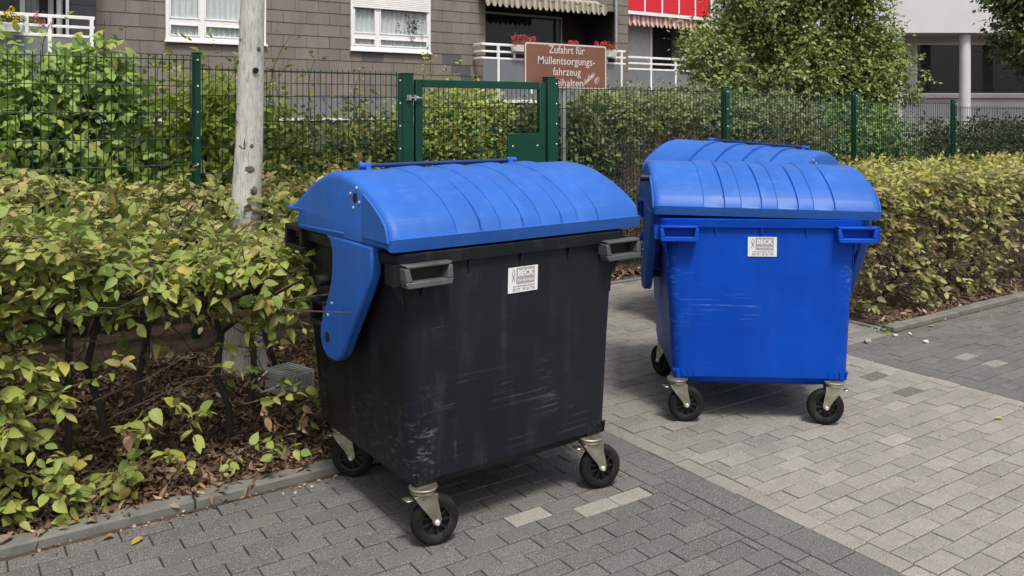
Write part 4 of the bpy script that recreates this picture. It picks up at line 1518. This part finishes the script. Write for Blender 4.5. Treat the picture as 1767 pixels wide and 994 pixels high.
shrub('yellow_shrub', 'yellow-green narrow-leaved bush just left of the tree trunk behind the fence',
      [(1.92, 7.6, 1.45, .42, .4, .62), (2.2, 7.7, 1.3, .4, .4, .6)], 2200, .10, [(.30, .38, .045), (.22, .30, .04), (.36, .42, .08)], [2, 2, 1], 'narrow', [(2.0, 7.6, .02, 1.4)], seed=52, gain=1.1)
G3 = [(.105, .140, .035), (.150, .180, .050), (.065, .088, .028), (.20, .20, .07), (.16, .085, .035), (.23, .25, .10)]
shrub('wild_shrub', 'straggly mixed green shrub between the tree trunk and the gate',
      [(2.3, 7.4, .8, .55, .4, .75), (2.9, 7.3, .95, .5, .4, .75), (3.3, 7.4, 1.1, .45, .4, .72), (2.6, 7.6, 1.15, .5, .4, .62), (1.8, 7.3, .7, .4, .35, .6)],
      7800, .058, G3, [3, 2.5, 2.2, 1, .35, .8], 'mid', [(2.5, 7.5, .02, 1.0)], seed=53,
      shoots=[(2.35, 7.4, 1.6, 2.45, .22), (2.75, 7.4, 1.6, 2.25, .05), (2.55, 7.5, 1.5, 2.2, -.1), (3.2, 7.4, 1.6, 2.15, .05), (1.95, 7.3, 1.3, 2.15, .1)])
G4 = [(.155, .205, .045), (.115, .155, .036), (.070, .100, .028), (.235, .270, .080), (.20, .085, .035)]
shrub('gate_shrub', 'dense green shrub with reddish leaves seen through the gate',
      [(3.75, 7.3, .95, .5, .42, .85), (4.35, 7.3, 1.05, .55, .42, .85), (4.8, 7.45, 1.05, .45, .4, .80), (4.1, 7.4, 1.45, .6, .4, .48), (4.6, 7.6, 1.55, .55, .35, .50)],
      9400, .055, G4, [3, 2.6, 1.6, 1.6, .5], 'mid', [(4.2, 7.5, .02, 1.0)], seed=54, shoots=[(4.3, 7.9, 1.8, 2.45, .0), (4.5, 7.9, 1.8, 2.4, .1), (4.0, 7.5, 1.8, 2.2, .0)])
G5 = [(.075, .110, .040), (.12, .15, .06), (.05, .075, .028), (.17, .20, .09)]
shrub('dark_shrub', 'dark broad-leaved shrub behind the sign post',
      [(5.35, 7.3, 1.15, .55, .4, .72), (5.9, 7.4, 1.3, .6, .4, .55), (5.1, 7.6, .9, .4, .35, .7)], 5200, .068, G5, [3, 2, 2, 1], 'mid', [(5.4, 7.5, .02, 1.1)], twigs=500, seed=55, twmat='twig_grey', tw_z=(.2, 1.1), gain=1.6)
G6 = [(.115, .145, .050), (.16, .18, .07), (.075, .095, .038), (.22, .22, .12)]
shrub('twiggy_shrub', 'twiggy shrub with bare grey base behind the fence between the two bin groups',
      [(6.4, 7.4, 1.66, .55, .4, .30), (7.1, 7.4, 1.70, .55, .4, .27), (6.8, 7.8, 1.72, .7, .4, .30), (6.1, 7.5, 1.45, .35, .3, .40)], 5200, .055, G6, [3, 2, 2, 1], 'mid', [(6.8, 7.5, .02, 1.5)], twigs=2300, seed=56, twmat='twig_grey', tw_z=(.15, 1.5), gain=1.5, sprays=220)
shrub('twiggy_shrub', 'grey-green shrub with a bare brown base above the rear bin lid',
      [(7.9, 7.5, 1.66, .55, .45, .32), (8.6, 7.5, 1.62, .6, .45, .36), (9.5, 7.5, 1.55, .6, .45, .45), (8.3, 8.0, 1.75, .9, .4, .32), (9.0, 7.5, 1.35, .5, .35, .35)], 6600, .055, [(.100, .140, .062), (.14, .18, .085), (.065, .095, .045), (.18, .21, .12)], [3, 2, 2, 1], 'mid', [(8.6, 7.6, .02, 1.5)], twigs=2400, seed=57, twmat='twig_grey', tw_z=(.2, 1.45), gain=1.45, sprays=220)
shrub('green_shrub', 'deep green bushy shrub behind the fence left of its last post',
      [(10.6, 7.5, 1.05, .65, .5, .85), (11.4, 7.5, 1.1, .7, .5, .80), (12.0, 7.5, 1.0, .5, .45, .75)], 7600, .062, [(.070, .130, .045), (.10, .165, .055), (.045, .085, .032), (.15, .20, .07)], [3, 2, 2, .8], 'mid', [(11.2, 7.6, .02, 1.0)], seed=58)
shrub('dark_hedge', 'dark clipped evergreen hedge behind the fence at far right',
      [(13.6 + k * .8, 7.7, .85, .75, .55, .78) for k in range(7)], 15000, .06, [(.030, .048, .020), (.045, .065, .028), (.022, .034, .016)], [2, 1, 2], 'mid', [(15, 7.7, .03, .9)], seed=59, gain=1.15)
GT = [(.135, .185, .050), (.185, .235, .075), (.085, .125, .036), (.055, .082, .026), (.25, .27, .10)]
c_ = CW(5.55, 16.4)
def rel(dx, dz, z, rx, ry, rz):
    p = c_ + Vector((CY * dx + SY * dz, -SY * dx + CY * dz, 0))
    return (p.x, p.y, z, rx, ry, rz)
rt_ = np.random.default_rng(77)
tb = []
tb = [rel(-1.3, 0, 2.9, .70, .6, .9), rel(-.5, .1, 3.9, .75, .7, 1.2), rel(.45, 0, 3.6, .80, .7, 1.2), rel(1.25, .1, 2.8, .72, .6, .75), rel(.1, -.2, 2.5, 1.0, .8, .6), rel(1.95, 0, 2.4, .42, .4, .5), rel(1.8, 0, 3.0, .3, .3, .45)]
while len(tb) < 44:
    dx, z = rt_.uniform(-2.25, 2.1), rt_.uniform(1.9, 5.6)
    lim = 2.2 - .55 * abs(z - 2.7) if z > 2.7 else 2.0
    if dx > 0: lim *= .95
    if abs(dx) > lim: continue
    q = rt_.uniform(.26, .52)
    tb.append(rel(dx, rt_.uniform(-.7, .5), z, q * 1.05, q, q * rt_.uniform(.8, 1.5)))
shrub('bushy_tree', 'big bushy light green tree in front of the white building', tb,
      16500, .085, GT, [3, 2.4, 2.2, 1.6, .8], 'mid', [(c_.x, c_.y, .05, 3.5), (c_.x + .3, c_.y - .2, .045, 3.6), (c_.x - .3, c_.y + .2, .04, 3.2)], seed=60, cat='tree', group='trees behind the fence', sprays=1900, gain=1.6, droop=-.25, loose=.25,
      shoots=[(c_.x + dx * CY, c_.y - dx * SY, 3.6, 5.4, .15) for dx in (.9, 1.15, 1.3, -1.3, -1.7)])
c_ = CW(10.15, 15.6)
shrub('leafy_tree', 'darker green tree reaching into the top right corner',
      [rel(-.35, 0, 3.3, .85, .8, .80), rel(.6, 0, 3.7, 1.0, .9, 1.1), rel(-.55, 0, 4.2, .75, .8, .7), rel(0, 0, 4.9, 1.0, .9, .8), rel(1.2, .2, 2.9, .8, .8, .8)],
      9000, .095, [(.075, .120, .040), (.11, .16, .055), (.045, .075, .028)], [2, 1.4, 1.4], 'mid', [(c_.x + .4, c_.y - .3, .08, 3.5)], seed=61, cat='tree', group='trees behind the fence', sprays=500, gain=1.1, droop=-.3, loose=.15)
# ------------------------------------------------------------------ apartment building
WY = 20.4
def subtract(rect, holes):
    pieces = [rect]
    for (a0, a1, b0, b1) in holes:
        nxt = []
        for (x0, x1, z0, z1) in pieces:
            if a1 <= x0 or a0 >= x1 or b1 <= z0 or b0 >= z1:
                nxt.append((x0, x1, z0, z1)); continue
            if x0 < a0: nxt.append((x0, a0, z0, z1))
            if x1 > a1: nxt.append((a1, x1, z0, z1))
            xa, xb = max(x0, a0), min(x1, a1)
            if z0 < b0: nxt.append((xa, xb, z0, b0))
            if z1 > b1: nxt.append((xa, xb, b1, z1))
        pieces = nxt
    return [p for p in pieces if p[1] - p[0] > .02 and p[3] - p[2] > .02]

apt = empty('apartment_building', (10, WY, 0))
tag(apt, 'brown shingle-clad apartment block with white windows and balconies', 'building')
PI_ = Matrix.Translation((-10, -WY, 0))
def part(mb, name, mat, parent=None, **kw):
    mb.v = [tuple(PI_ @ Vector(p)) for p in mb.v]
    return mb.build(name, mat, parent or apt, **kw)

WIN = [(4.18, 6.50, 3.41, 5.25), (8.71, 11.05, 3.39, 5.25)]
LOG = (12.85, 17.85, 2.35, 4.98)
w = MB()
for p in subtract((2.74, 18.30, 0, 9.5), WIN + [LOG]):
    w.bb(p[0], p[1], WY + .03, WY + .30, p[2], p[3])
part(w, 'wall', M['shingle_new'])
sh_cache = {}
rr_ = np.random.default_rng(8)
odd_dark = [(9.35, 3.2), (13, 0), (12.2, 2.75), (11.9, 3.1)]
row = 0
z = 2.20
while z < 5.5:
    x = 2.74 - (0.3 if row % 2 else 0)
    while x < 18.30:
        for (a, b, c, d) in subtract((max(x, 2.74), min(x + .6, 18.30), z, z + .3), WIN + [LOG]):
            key = (round(b - a, 2), round(d - c, 2))
            if key not in sh_cache:
                wd, hh = b - a - .009, d - c - .004
                m = MB()
                # lapped: lower edge stands proud of the upper
                m.add([(0, 0, 0), (wd, 0, 0), (wd, .012, hh), (0, .012, hh), (0, .026, 0), (wd, .026, 0), (wd, .026, hh), (0, .026, hh)],
                      [(0, 1, 2, 3), (4, 7, 6, 5), (0, 4, 5, 1), (3, 2, 6, 7), (0, 3, 7, 4), (1, 5, 6, 2)])
                sh_cache[key] = m.mesh('shingle')
            o = bpy.data.objects.new('shingle', sh_cache[key])
            COL.objects.link(o)
            o.parent = apt
            o.location = (a + .002 - 10, 0, c)
            dk = any(abs((a + b) / 2 - q[0]) < .35 and abs((c + d) / 2 - q[1]) < .16 for q in odd_dark)
            if not o.data.materials: o.data.materials.append(M['shingle'])
            if dk:
                o.material_slots[0].link = 'OBJECT'
                o.material_slots[0].material = M['shingle_new']
        x += .6
    z += .3
    row += 1
part(MB().bb(2.74, 18.3, WY - .02, WY + .03, 1.62, 2.19), 'plinth_panel', M['grey_panel'])
part(MB().bb(2.74, 18.3, WY - .05, WY + .03, 1.55, 1.62), 'plinth_ledge', M['white_rail'])

def wavy(u0, u1, z0, z1, y, amp=.03, wl=.16, seed=0):
    r = np.random.default_rng(seed)
    n = int((u1 - u0) / wl * 8)
    m = MB()
    xs_ = np.linspace(u0, u1, n)
    ph = np.cumsum(r.uniform(.6, 1.4, n)) * (2 * math.pi / 8)
    top = [(x, y + amp * math.sin(p), z1) for x, p in zip(xs_, ph)]
    bot = [(x + .01 * math.sin(p * .5), y + amp * 1.2 * math.sin(p), z0) for x, p in zip(xs_, ph)]
    m.add(top + bot, [(i, i + 1, n + i + 1, n + i) for i in range(n - 1)])
    return m

def window(u0, u1, z0, z1, mull, tr0, tr1, low0, shutter=None, curtain='curtain', seed=0, plant=False):
    f = .085
    m = MB()
    y0, y1 = WY - .03, WY + .06
    m.bb(u0, u1, y0, y1, z0, z0 + f)
    m.bb(u0, u0 + f, y0, y1, z0 + f, z1)
    m.bb(u1 - f, u1, y0, y1, z0 + f, z1)
    m.bb(u0 + f, u1 - f, y0, y1, z1 - f, z1)
    m.bb(u0 - .03, u1 + .03, y0 - .05, y0, z0 - .035, z0 + .012)
    win = part(m, 'window', M['white_pvc'], bevel=.006, seg=1)
    s = MB()
    ya, yb = WY - .012, WY + .04
    s.bb(mull - .055, mull + .055, ya, yb, z0 + f, z1 - f)
    for (a, b) in ((u0 + f, mull - .055), (mull + .055, u1 - f)):
        s.bb(a, b, ya + .001, yb - .001, tr0, tr1)
        for (za, zb) in ((low0, tr0), (tr1, z1 - f)):
            k = .035
            s.bb(a, a + k, ya - .012, yb - .002, za, zb)
            s.bb(b - k, b, ya - .012, yb - .002, za, zb)
            s.bb(a + k, b - k, ya - .012, yb - .002, za, za + k)
            s.bb(a + k, b - k, ya - .012, yb - .002, zb - k, zb)
        s.bb(a, b, ya + .002, yb - .001, z0 + f, low0)
    part(s, 'sash', M['white_pvc'], win, bevel=.004, seg=1)
    for (a, b) in ((u0 + f, mull - .055), (mull + .055, u1 - f)):
        for (za, zb) in ((low0, tr0), (tr1, z1 - f)):
            part(MB().bb(a + .03, b - .03, WY + .012, WY + .016, za + .03, zb - .03), 'pane', M['glass'], win)
        part(wavy(a, b, z0 + .1, z1, WY + .075, .022, .13, seed), 'curtain', M[curtain], win, smooth=60)
    rm = MB()
    rm.bb(u0, u1, WY + 1.2, WY + 1.25, z0 - .6, z1 + .3)
    rm.bb(u0 - .02, u0, WY + .3, WY + 1.2, z0 - .6, z1 + .3)
    rm.bb(u1, u1 + .02, WY + .3, WY + 1.2, z0 - .6, z1 + .3)
    rm.bb(u0, u1, WY + .3, WY + 1.2, z0 - .62, z0 - .6)
    rm.bb(u0, u1, WY + .3, WY + 1.2, z1 + .3, z1 + .32)
    part(rm, 'room', M['dark_room'], win)
    if shutter:
        sm_ = MB()
        z = shutter
        while z < z1:
            sm_.bb(u0 + f * .6, u1 - f * .6, WY - .055, WY - .035, z, z + .046)
            z += .05
        part(sm_, 'roller_shutter', M['white_pvc'], win, bevel=.006, seg=1)
    if plant:
        L = Leaves(70)
        r = L.r
        for _ in range(40):
            spray(L, None, (u1 - .55 + r.normal(0, .12), WY + .03, 3.95 + r.uniform(-.25, .35)), r.normal(0, 1, 3), 4, .10, [(.04, .07, .03), (.06, .09, .04)], [1, 1], .5)
        pp = empty('potted_plant', (0, 0, 0))
        tag(pp, 'dark leafy potted plant standing behind the pane of the half-shuttered window', 'potted plant')
        tag(link('foliage', L.mesh('foliage', 'narrow'), M['leaf_far'], pp), kind='stuff')
        MB().lathe([(0, 0), (.08, 0), (.11, .16), (.10, .17), (0, .15)], 16, Matrix.Translation((u1 - .55, WY + .13, 3.53))).build('plant_pot', M['white_pvc'], pp, smooth=40)
window(4.18, 6.50, 3.41, 5.25, 4.995, 3.81, 3.93, 3.53, seed=1)
window(8.71, 11.05, 3.39, 5.25, 9.47, 3.72, 3.83, 3.51, shutter=4.50, seed=2, curtain='curtain', plant=True)

# loggias: a recess with glazing at the back
def loggia(u0, u1, z0, z1, y0, y1, left=True, right=True):
    m = MB()
    m.bb(u0, u1, y1, y1 + .1, z0, z1)
    m.bb(u0, u1, y0 + .31, y1, z0 - .15, z0)
    m.bb(u0, u1, y0 + .31, y1, z1, z1 + .15)
    if left: m.bb(u0 - .1, u0, y0 + .31, y1, z0, z1)
    if right: m.bb(u1, u1 + .1, y0 + .31, y1, z0, z1)
    return part(m, 'loggia', M['dark_room'])
lg = loggia(12.85, 17.85, 2.35, 4.98, WY, WY + 1.7)
Y1 = WY + 1.66
m = MB()
for (a, b, za, zb) in ((13.55, 13.63, 2.35, 4.9), (16.75, 16.83, 2.35, 4.9), (13.63, 16.75, 4.82, 4.9), (12.9, 13.55, 4.55, 4.62), (12.86, 12.92, 2.35, 4.9)):
    m.bb(a, b, Y1 - .05, Y1, za, zb)
part(m, 'glazing_frame', M['white_rail'], lg)
part(wavy(13.65, 16.7, 2.6, 4.8, Y1 - .06, .025, .13, 5), 'curtain', M['curtain_grey'], lg, smooth=60)
part(MB().bb(13.64, 16.74, Y1 - .11, Y1 - .105, 2.4, 4.82), 'pane', M['glass_dark'], lg)
part(MB().bb(12.93, 13.54, Y1 - .11, Y1 - .105, 2.4, 4.55), 'pane', M['glass_dark'], lg)
part(MB().tube([(17.70, WY - .08, 1.5), (17.70, WY - .08, 6)], .055, 14), 'downpipe', M['galva'], smooth=40)

def balcony(name_u, y, z_top, posts, ret=0.0, low=1.62, extra_small=()):
    u0, u1 = name_u
    m = MB()
    t = .045
    for zz, hh in ((z_top, .07), (z_top - .20, .06), (z_top - .39, .06)):
        m.bb(u0, u1, y - t / 2, y + t / 2, zz - hh / 2, zz + hh / 2)
        if ret:
            m.bb(u0 - .001, u0 + t, y + t / 2, y + ret, zz - hh / 2 + .001, zz + hh / 2 - .001)
    bal = part(m, 'balcony', M['white_rail'], bevel=.008, seg=1)
    for u in list(posts):
        part(MB().bb(u - .035, u + .035, y - t / 2 - .006, y + t / 2 + .006, low, z_top - .034), 'railing_post', M['white_rail'], bal)
    for u in extra_small:
        part(MB().bb(u - .03, u + .03, y - t / 2 - .004, y + t / 2 + .004, z_top - .36, z_top - .034), 'railing_post', M['white_rail'], bal)
    ps = sorted([u0] + list(posts) + [u1])
    for a, b in zip(ps[:-1], ps[1:]):
        if b - a > .15:
            part(MB().bb(a + .036, b - .036, y - .012, y + .012, low + .07, z_top - .421), 'parapet_panel', M['grey_panel'], bal)
    part(MB().bb(u0, u1, y - .03, y + .03, low - .01, low + .07), 'bottom_rail', M['white_rail'], bal)
    part(MB().bb(u0, u1, y + .04, WY + .02, 2.15, 2.33), 'balcony_slab', M['white_render'], bal)
    return bal
balcony((12.40, 17.72), WY - .5, 3.68, (12.95, 14.1, 15.25, 16.4, 17.55), ret=.45, low=2.05, extra_small=(13.5, 14.7, 15.8, 16.95))
balcony((17.90, 22.3), WY + .45, 3.60, (18.6, 19.7, 20.85, 21.9), low=1.98)
m = MB()
m.bb(17.9, 22.4, WY + 2.0, WY + 2.1, 1.8, 5.0)
m.bb(22.3, 22.4, WY + .6, WY + 2.0, 1.8, 5.0)
m.bb(18.3, 22.4, WY + .4, WY + 2.0, 4.95, 5.02)
m.bb(18.3, 22.4, WY + .5, WY + 2.0, 1.9, 2.1)
l2 = part(m, 'loggia', M['dark_room'])
m = MB()
z = 2.1
while z < 4.9:
    m.bb(18.40, 20.1, WY + .93, WY + .95, z, z + .056)
    z += .06
part(m, 'roller_shutter', M['shutter'], l2)
part(MB().bb(20.1, 20.2, WY + .9, WY + .98, 2.1, 4.95), 'glazing_frame', M['white_rail'], l2)
# red balcony of the floor above
rb = part(MB().bb(18.25, 22.15, WY + .02, WY + .10, 4.96, 5.06).bb(18.25, 22.15, WY + .10, WY + 1.8, 4.97, 5.04), 'upper_balcony', M['white_rail'])
k = 0
u = 18.27
while u < 22.0:
    part(MB().bb(u + .02, u + .74, WY + .03, WY + .06, 5.08, 6.15), 'red_panel', M['red_panel'], rb)
    part(MB().bb(u + .74, u + .80, WY + .02, WY + .08, 5.06, 6.2), 'railing_post', M['white_rail'], rb)
    u += .78
part(MB().bb(22.2, 26.5, WY + .6, WY + 2.0, 0, 9), 'wing_wall', M['white_render'])

def awning_mat(name, c1, c2, wl):
    m = NT(name)
    co = m.coord('Object')
    sep = m.n('SeparateXYZ')
    m.l(co, sep.inputs[0])
    fr = m.math('FRACT', m.math('DIVIDE', sep.outputs[0], wl))
    st = m.math('GREATER_THAN', fr, .5)
    nz = m.noise(co, 8, 5)
    c = m.mix(st, c1, c2)
    m.base(m.mix(m.rng(nz, .4, .8, 0, .35), c, (.12, .10, .08)))
    m.set(Roughness=.9)
    return m.m
def awning(u0, u1, y, z1, drop, sc, mat):
    n = int(round((u1 - u0) / sc))
    m = MB()
    k = 8
    top, bot = [], []
    for i in range(n * k + 1):
        u = u0 + (u1 - u0) * i / (n * k)
        a = abs(math.sin(math.pi * i / k))
        y_ = y + .02 * math.sin(i * .35)
        top.append((u, y_, z1))
        bot.append((u, y_ - .01, z1 - drop * (.62 + .38 * a)))
    q = len(top)
    m.add(top + bot, [(i, i + 1, q + i + 1, q + i) for i in range(q - 1)])
    v = part(m, 'awning_valance', mat, smooth=60)
    part(MB().bb(u0, u1, y, y + .06, z1 - .01, z1 + .05).add([(u0, y + .05, z1 + .02), (u1, y + .05, z1 + .02), (u1, y + .5, z1 + .22), (u0, y + .5, z1 + .22)], [(0, 1, 2, 3)]), 'awning_cloth', mat, v)
awning(12.55, 17.0, WY - .45, 5.06, .30, .2, awning_mat('awning_beige', (.42, .38, .30), (.22, .19, .15), .2))
awning(18.4, 21.6, WY + .12, 4.93, .34, .2, awning_mat('awning_pink', (.72, .60, .56), (.45, .16, .15), .2))

# left loggia and its balcony
m = MB()
m.bb(-5, 2.25, WY + .9, WY + 1.0, 1.6, 9)
m.bb(-5, 2.74, WY - .9, WY + .9, 5.2, 5.4)
m.bb(-5, 2.74, WY - 1.1, WY + .9, 2.1, 2.3)
l3 = part(m, 'loggia', M['dark_room'])
m = MB()
for i in range(8):
    m.bb(2.25, 2.735, WY - .02, WY + .3, 1.6 + i * .5, 1.6 + (i + 1) * .5 - .008)
part(m, 'slate_column', M['shingle_new'], l3)
part(MB().tube([(2.06, WY + .25, 2.3), (2.06, WY + .25, 5.2)], .06, 14), 'downpipe', M['white_rail'], l3, smooth=40)
part(MB().bb(1.35, 1.45, WY + .82, WY + .9, 2.3, 5.2).bb(1.9, 2.0, WY + .82, WY + .9, 2.3, 5.2), 'glazing_frame', M['white_rail'], l3)
part(wavy(1.46, 1.72, 2.4, 5.1, WY + .86, .02, .12, 9), 'curtain', M['curtain_grey'], l3, smooth=60)
part(MB().bb(-3, 1.34, WY + .84, WY + .845, 2.3, 5.2), 'pane', M['glass_dark'], l3)
balcony((-4.0, 2.56), WY - 1.2, 3.70, (-2.6, -1.2, .2, 1.74, 2.50), low=2.03, extra_small=(1.34, -.5))

# window boxes with flowers standing on the railings
def flower_box(label, u, y, z, length, flower, seed, box='white_rail', group='flower boxes on the balconies'):
    root = empty('flower_box', (u, y, z))
    tag(root, label, 'flower box', group)
    hl = length / 2
    m = MB()
    m.add([(-hl + .03, -.07, 0), (hl - .03, -.07, 0), (hl - .03, .07, 0), (-hl + .03, .07, 0), (-hl, -.1, .17), (hl, -.1, .17), (hl, .1, .17), (-hl, .1, .17)],
          [(3, 2, 1, 0), (0, 1, 5, 4), (1, 2, 6, 5), (2, 3, 7, 6), (3, 0, 4, 7), (4, 5, 6, 7)])
    m.build('planter', M[box], root, bevel=.008, seg=1)
    L = Leaves(seed)
    r = L.r
    for _ in range(int(70 * length)):
        spray(L, None, (r.uniform(-hl, hl), r.normal(0, .07), .18 + abs(r.normal(0, .09))), r.normal(0, 1, 3) + np.array([0, -.3, .4]), 5, .055, [(.07, .13, .03), (.11, .17, .05)], [1, 1], .8)
    tag(link('foliage', L.mesh('foliage', 'mid'), M['leaf_far'], root), kind='stuff')
    F = Leaves(seed + 1)
    r = F.r
    for _ in range(int(26 * length)):
        c = np.array([r.uniform(-hl, hl), r.normal(-.08, .06), .20 + r.uniform(-.02, .24)])
        n = 22
        dv = unit(r.normal(0, 1, (n, 3)))
        F.put(c + dv * .035, dv, r.normal(0, 1, (n, 3)), r.uniform(.03, .05, n), palette(r, n, [flower, tuple(min(1, q * 1.2 + .01) for q in flower)], [1, 1]))
    tag(link('blossoms', F.mesh('blossoms', 'small'), M['leaf_far'], root), kind='stuff')
yb1 = WY - .62
flower_box('box of pink geraniums on the railing left of the brown sign', 13.75, yb1, 3.50, .80, (.75, .06, .16), 81)
flower_box('box of pink geraniums showing above the middle of the brown sign', 15.35, yb1, 3.47, .70, (.75, .06, .16), 83)
flower_box('box of red and green plants on the railing right of the brown sign', 16.75, yb1, 3.47, .90, (.62, .05, .08), 85)
flower_box('white box of yellow flowers on the balcony in the upper left corner', .98, WY - 1.32, 3.33, .56, (.80, .55, .02), 87)
flower_box('white planter with sparse pink flowers beside the yellow one', 1.56, WY - 1.08, 3.30, .40, (.55, .20, .20), 89)

# ------------------------------------------------------------------ white building at the right
wb = empty('white_building', CW(0, 29.0), -YAW)
tag(wb, 'white rendered building on round columns with dark windows at right', 'building')
m = MB()
m.bb(8.3, 30, 0, 9, 4.52, 10)
m.build('upper_storey', M['white_render'], wb)
m = MB()
for p in subtract((9.5, 30, 0, 4.52), [(14.75, 16.45, 2.42, 4.30), (16.55, 19.05, 2.42, 4.30), (19.3, 21.8, 2.42, 4.30), (12.2, 14.5, 2.42, 4.30)]):
    m.bb(p[0], p[1], 1.7, 1.95, p[2], p[3])
m.build('ground_wall', M['white_render'], wb)
MB().bb(9.5, 30, 1.55, 1.69, 2.30, 2.42).build('window_ledge', M['shutter'], wb)
for x in (13.45, 15.82, 18.2, 20.6):
    MB().tube([(x, .35, -.1), (x, .35, 4.53)], .18, 28).build('column', M['white_render'], wb, smooth=40)
for (a, b) in ((12.2, 14.5), (14.75, 16.45), (16.55, 19.05), (19.3, 21.8)):
    m = MB()
    f = .06
    m.bb(a, b, 1.72, 1.80, 2.42, 2.42 + f).bb(a, b, 1.72, 1.80, 4.30 - f, 4.30).bb(a, a + f, 1.72, 1.80, 2.42 + f, 4.30 - f).bb(b - f, b, 1.72, 1.80, 2.42 + f, 4.30 - f)
    wn_ = m.build('window', M['white_pvc'], wb)
    MB().bb(a + f, b - f, 1.75, 1.756, 2.42 + f, 4.30 - f).build('pane', M['glass_dark'], wn_)
m = MB()
m.bb(10, 29, 5.0, 5.1, 0, 4.5).bb(10, 29, 1.96, 5.0, 1.2, 1.25).bb(12.0, 12.1, 1.96, 5, 1.2, 4.5).bb(24, 24.1, 1.96, 5, 1.2, 4.5)
m.build('interior', M['room_grey'], wb)

# ------------------------------------------------------------------ small things on the ground
def fallen_leaf(label, u, v, size, col, rot, curl=1.0, z=.004):
    TV, TF, TU = TPL['big']
    V = TV.copy() * size
    V[:, 2] = V[:, 2] * curl + .006
    me = np_mesh('fallen_leaf', V, TF, np.tile(np.array(col), (len(V), 1)), TU, smooth=True)
    o = link('fallen_leaf', me, M['leaf'])
    o.location = (u, v, z)
    o.rotation_euler = (0, 0, rot)
    tag(o, label, 'leaf', 'fallen leaves on the paving')
def gp(x, y, z=0.0):
    zc = (CAM_H - z) * FPX / (y - HORIZ)
    p = CW((x - PW / 2) / FPX * zc, zc, z)
    return p.x, p.y
for (lb, x, y, s, c, ro, cu) in (('yellow fallen leaf on the dark paving below the left kerb', 245, 930, .06, (.50, .33, .08), 2.2, .5),
                                ('curled pinkish-brown leaf on the paving left of the yellow one', 196, 929, .055, (.34, .17, .09), 1.2, 2.5),
                                ('small orange leaf lying against the left kerb by its joint', 385, 866, .04, (.50, .20, .04), .4, 1.0),
                                ('pale yellow leaf on the light paving at far right', 1730, 723, .055, (.52, .43, .22), 1.0, .6),
                                ('yellow leaf on the paving near the right kerb', 1612, 565, .07, (.50, .36, .12), .2, 1.2)):
    u, v = gp(x, y)
    fallen_leaf(lb, u, v, s, c, ro, cu)

def pebble(label, x, y, s, col, seed):
    r = np.random.default_rng(seed)
    bm = bmesh.new()
    bmesh.ops.create_icosphere(bm, subdivisions=2, radius=s)
    for v_ in bm.verts:
        v_.co = v_.co * (1 + r.normal(0, .09))
        v_.co.z *= .7
    me = bpy.data.meshes.new('pebble')
    bm.to_mesh(me)
    bm.free()
    u, v = gp(x, y)
    o = link('pebble', me, simple('pebble_' + str(seed), col, .8, var=.25, scale=60))
    o.location = (u, v, s * .45)
    tag(o, label, 'stone', 'stray stones on the paving')
pebble('white stone on the dark paving right of the blue bin', 1598, 592, .022, (.60, .57, .52), 1)
pebble('brownish stone beside the kerb right of the blue bin', 1497, 592, .028, (.32, .28, .23), 2)
pebble('small pale stone on the paving close to the right kerb', 1545, 580, .018, (.50, .46, .40), 3)
pebble('tiny whitish stone on the dark paving further right', 1570, 577, .014, (.58, .56, .52), 4)

# crumbs, twigs and bits of leaf swept against the kerbs
L = Leaves(91)
r = L.r
n = 300
u = np.concatenate([r.uniform(-.5, 1.6, 120), r.uniform(6.0, 9.5, 110), r.uniform(0, 6, 70)])
v = np.concatenate([3.855 - np.abs(r.normal(0, .035, 120)), 3.84 - np.abs(r.normal(0, .12, 110)), r.uniform(1.8, 3.6, 70)])
an = r.uniform(0, 6.28, n)
sz = np.concatenate([r.uniform(.008, .030, 230), r.uniform(.006, .014, 70)])
L.put(np.stack([u, v, np.full(n, .004)], 1), np.stack([np.cos(an), np.sin(an), r.normal(0, .1, n)], 1), np.stack([r.normal(0, .3, n), r.normal(0, .3, n), np.ones(n)], 1), sz,
      palette(r, n, [(.16, .09, .05), (.28, .20, .12), (.42, .38, .30), (.10, .06, .04)], [2, 2, 1, 1.5]))
o = link('leaf_crumbs', L.mesh('leaf_crumbs', 'mid', None, (-1, 2)), M['litter'])
tag(o, 'scattered leaf crumbs and twigs along the kerbs', 'leaf litter', kind='stuff')

def weed(label, x, y, seed, h=.09):
    L = Leaves(seed)
    u, v = gp(x, y)
    for _ in range(7):
        spray(L, None, (0, 0, 0), L.r.normal(0, .6, 3) + np.array([0, 0, .8]), 4, .035, [(.16, .26, .05), (.22, .32, .08)], [1, 1], .7, .02)
    o = link('weed', L.mesh('weed', 'mid'), M['leaf'])
    o.location = (u, v, 0)
    tag(o, label, 'weed', 'weeds at the kerb')
weed('small green weed at the right kerb beyond the blue bin', 1572, 556, 92)
weed('tiny green weed at the right kerb close behind the blue bin', 1524, 574, 93)

# grey ribbed box with a wire handle lying in the litter under the hedge
bx_u, bx_v = gp(500, 682)
gb = empty('grey_box', (bx_u, bx_v, .02), R(18))
tag(gb, 'grey ribbed box with wire handle lying under the hedge by the tree foot', 'box')
MB().bb(-.09, .09, -.13, .13, 0, .14).build('box_body', M['box_grey'], gb, bevel=.006)
m = MB()
for k in range(6):
    m.bb(-.085 + k * .030, -.070 + k * .030, -.125, .125, .1405, .148)
for k in range(6):
    m.bb(-.085 + k * .030, -.070 + k * .030, -.138, -.1305, .01, .135)
m.build('box_ribs', M['box_grey'], gb, bevel=.002, seg=1)
m = MB()
m.tube([(-.095, -.10, .13), (-.20, -.12, .10), (-.235, -.05, .07), (-.22, .05, .10), (-.095, .10, .13)], .006, 8)
m.build('wire_handle', M['white_rail'], gb, smooth=60)
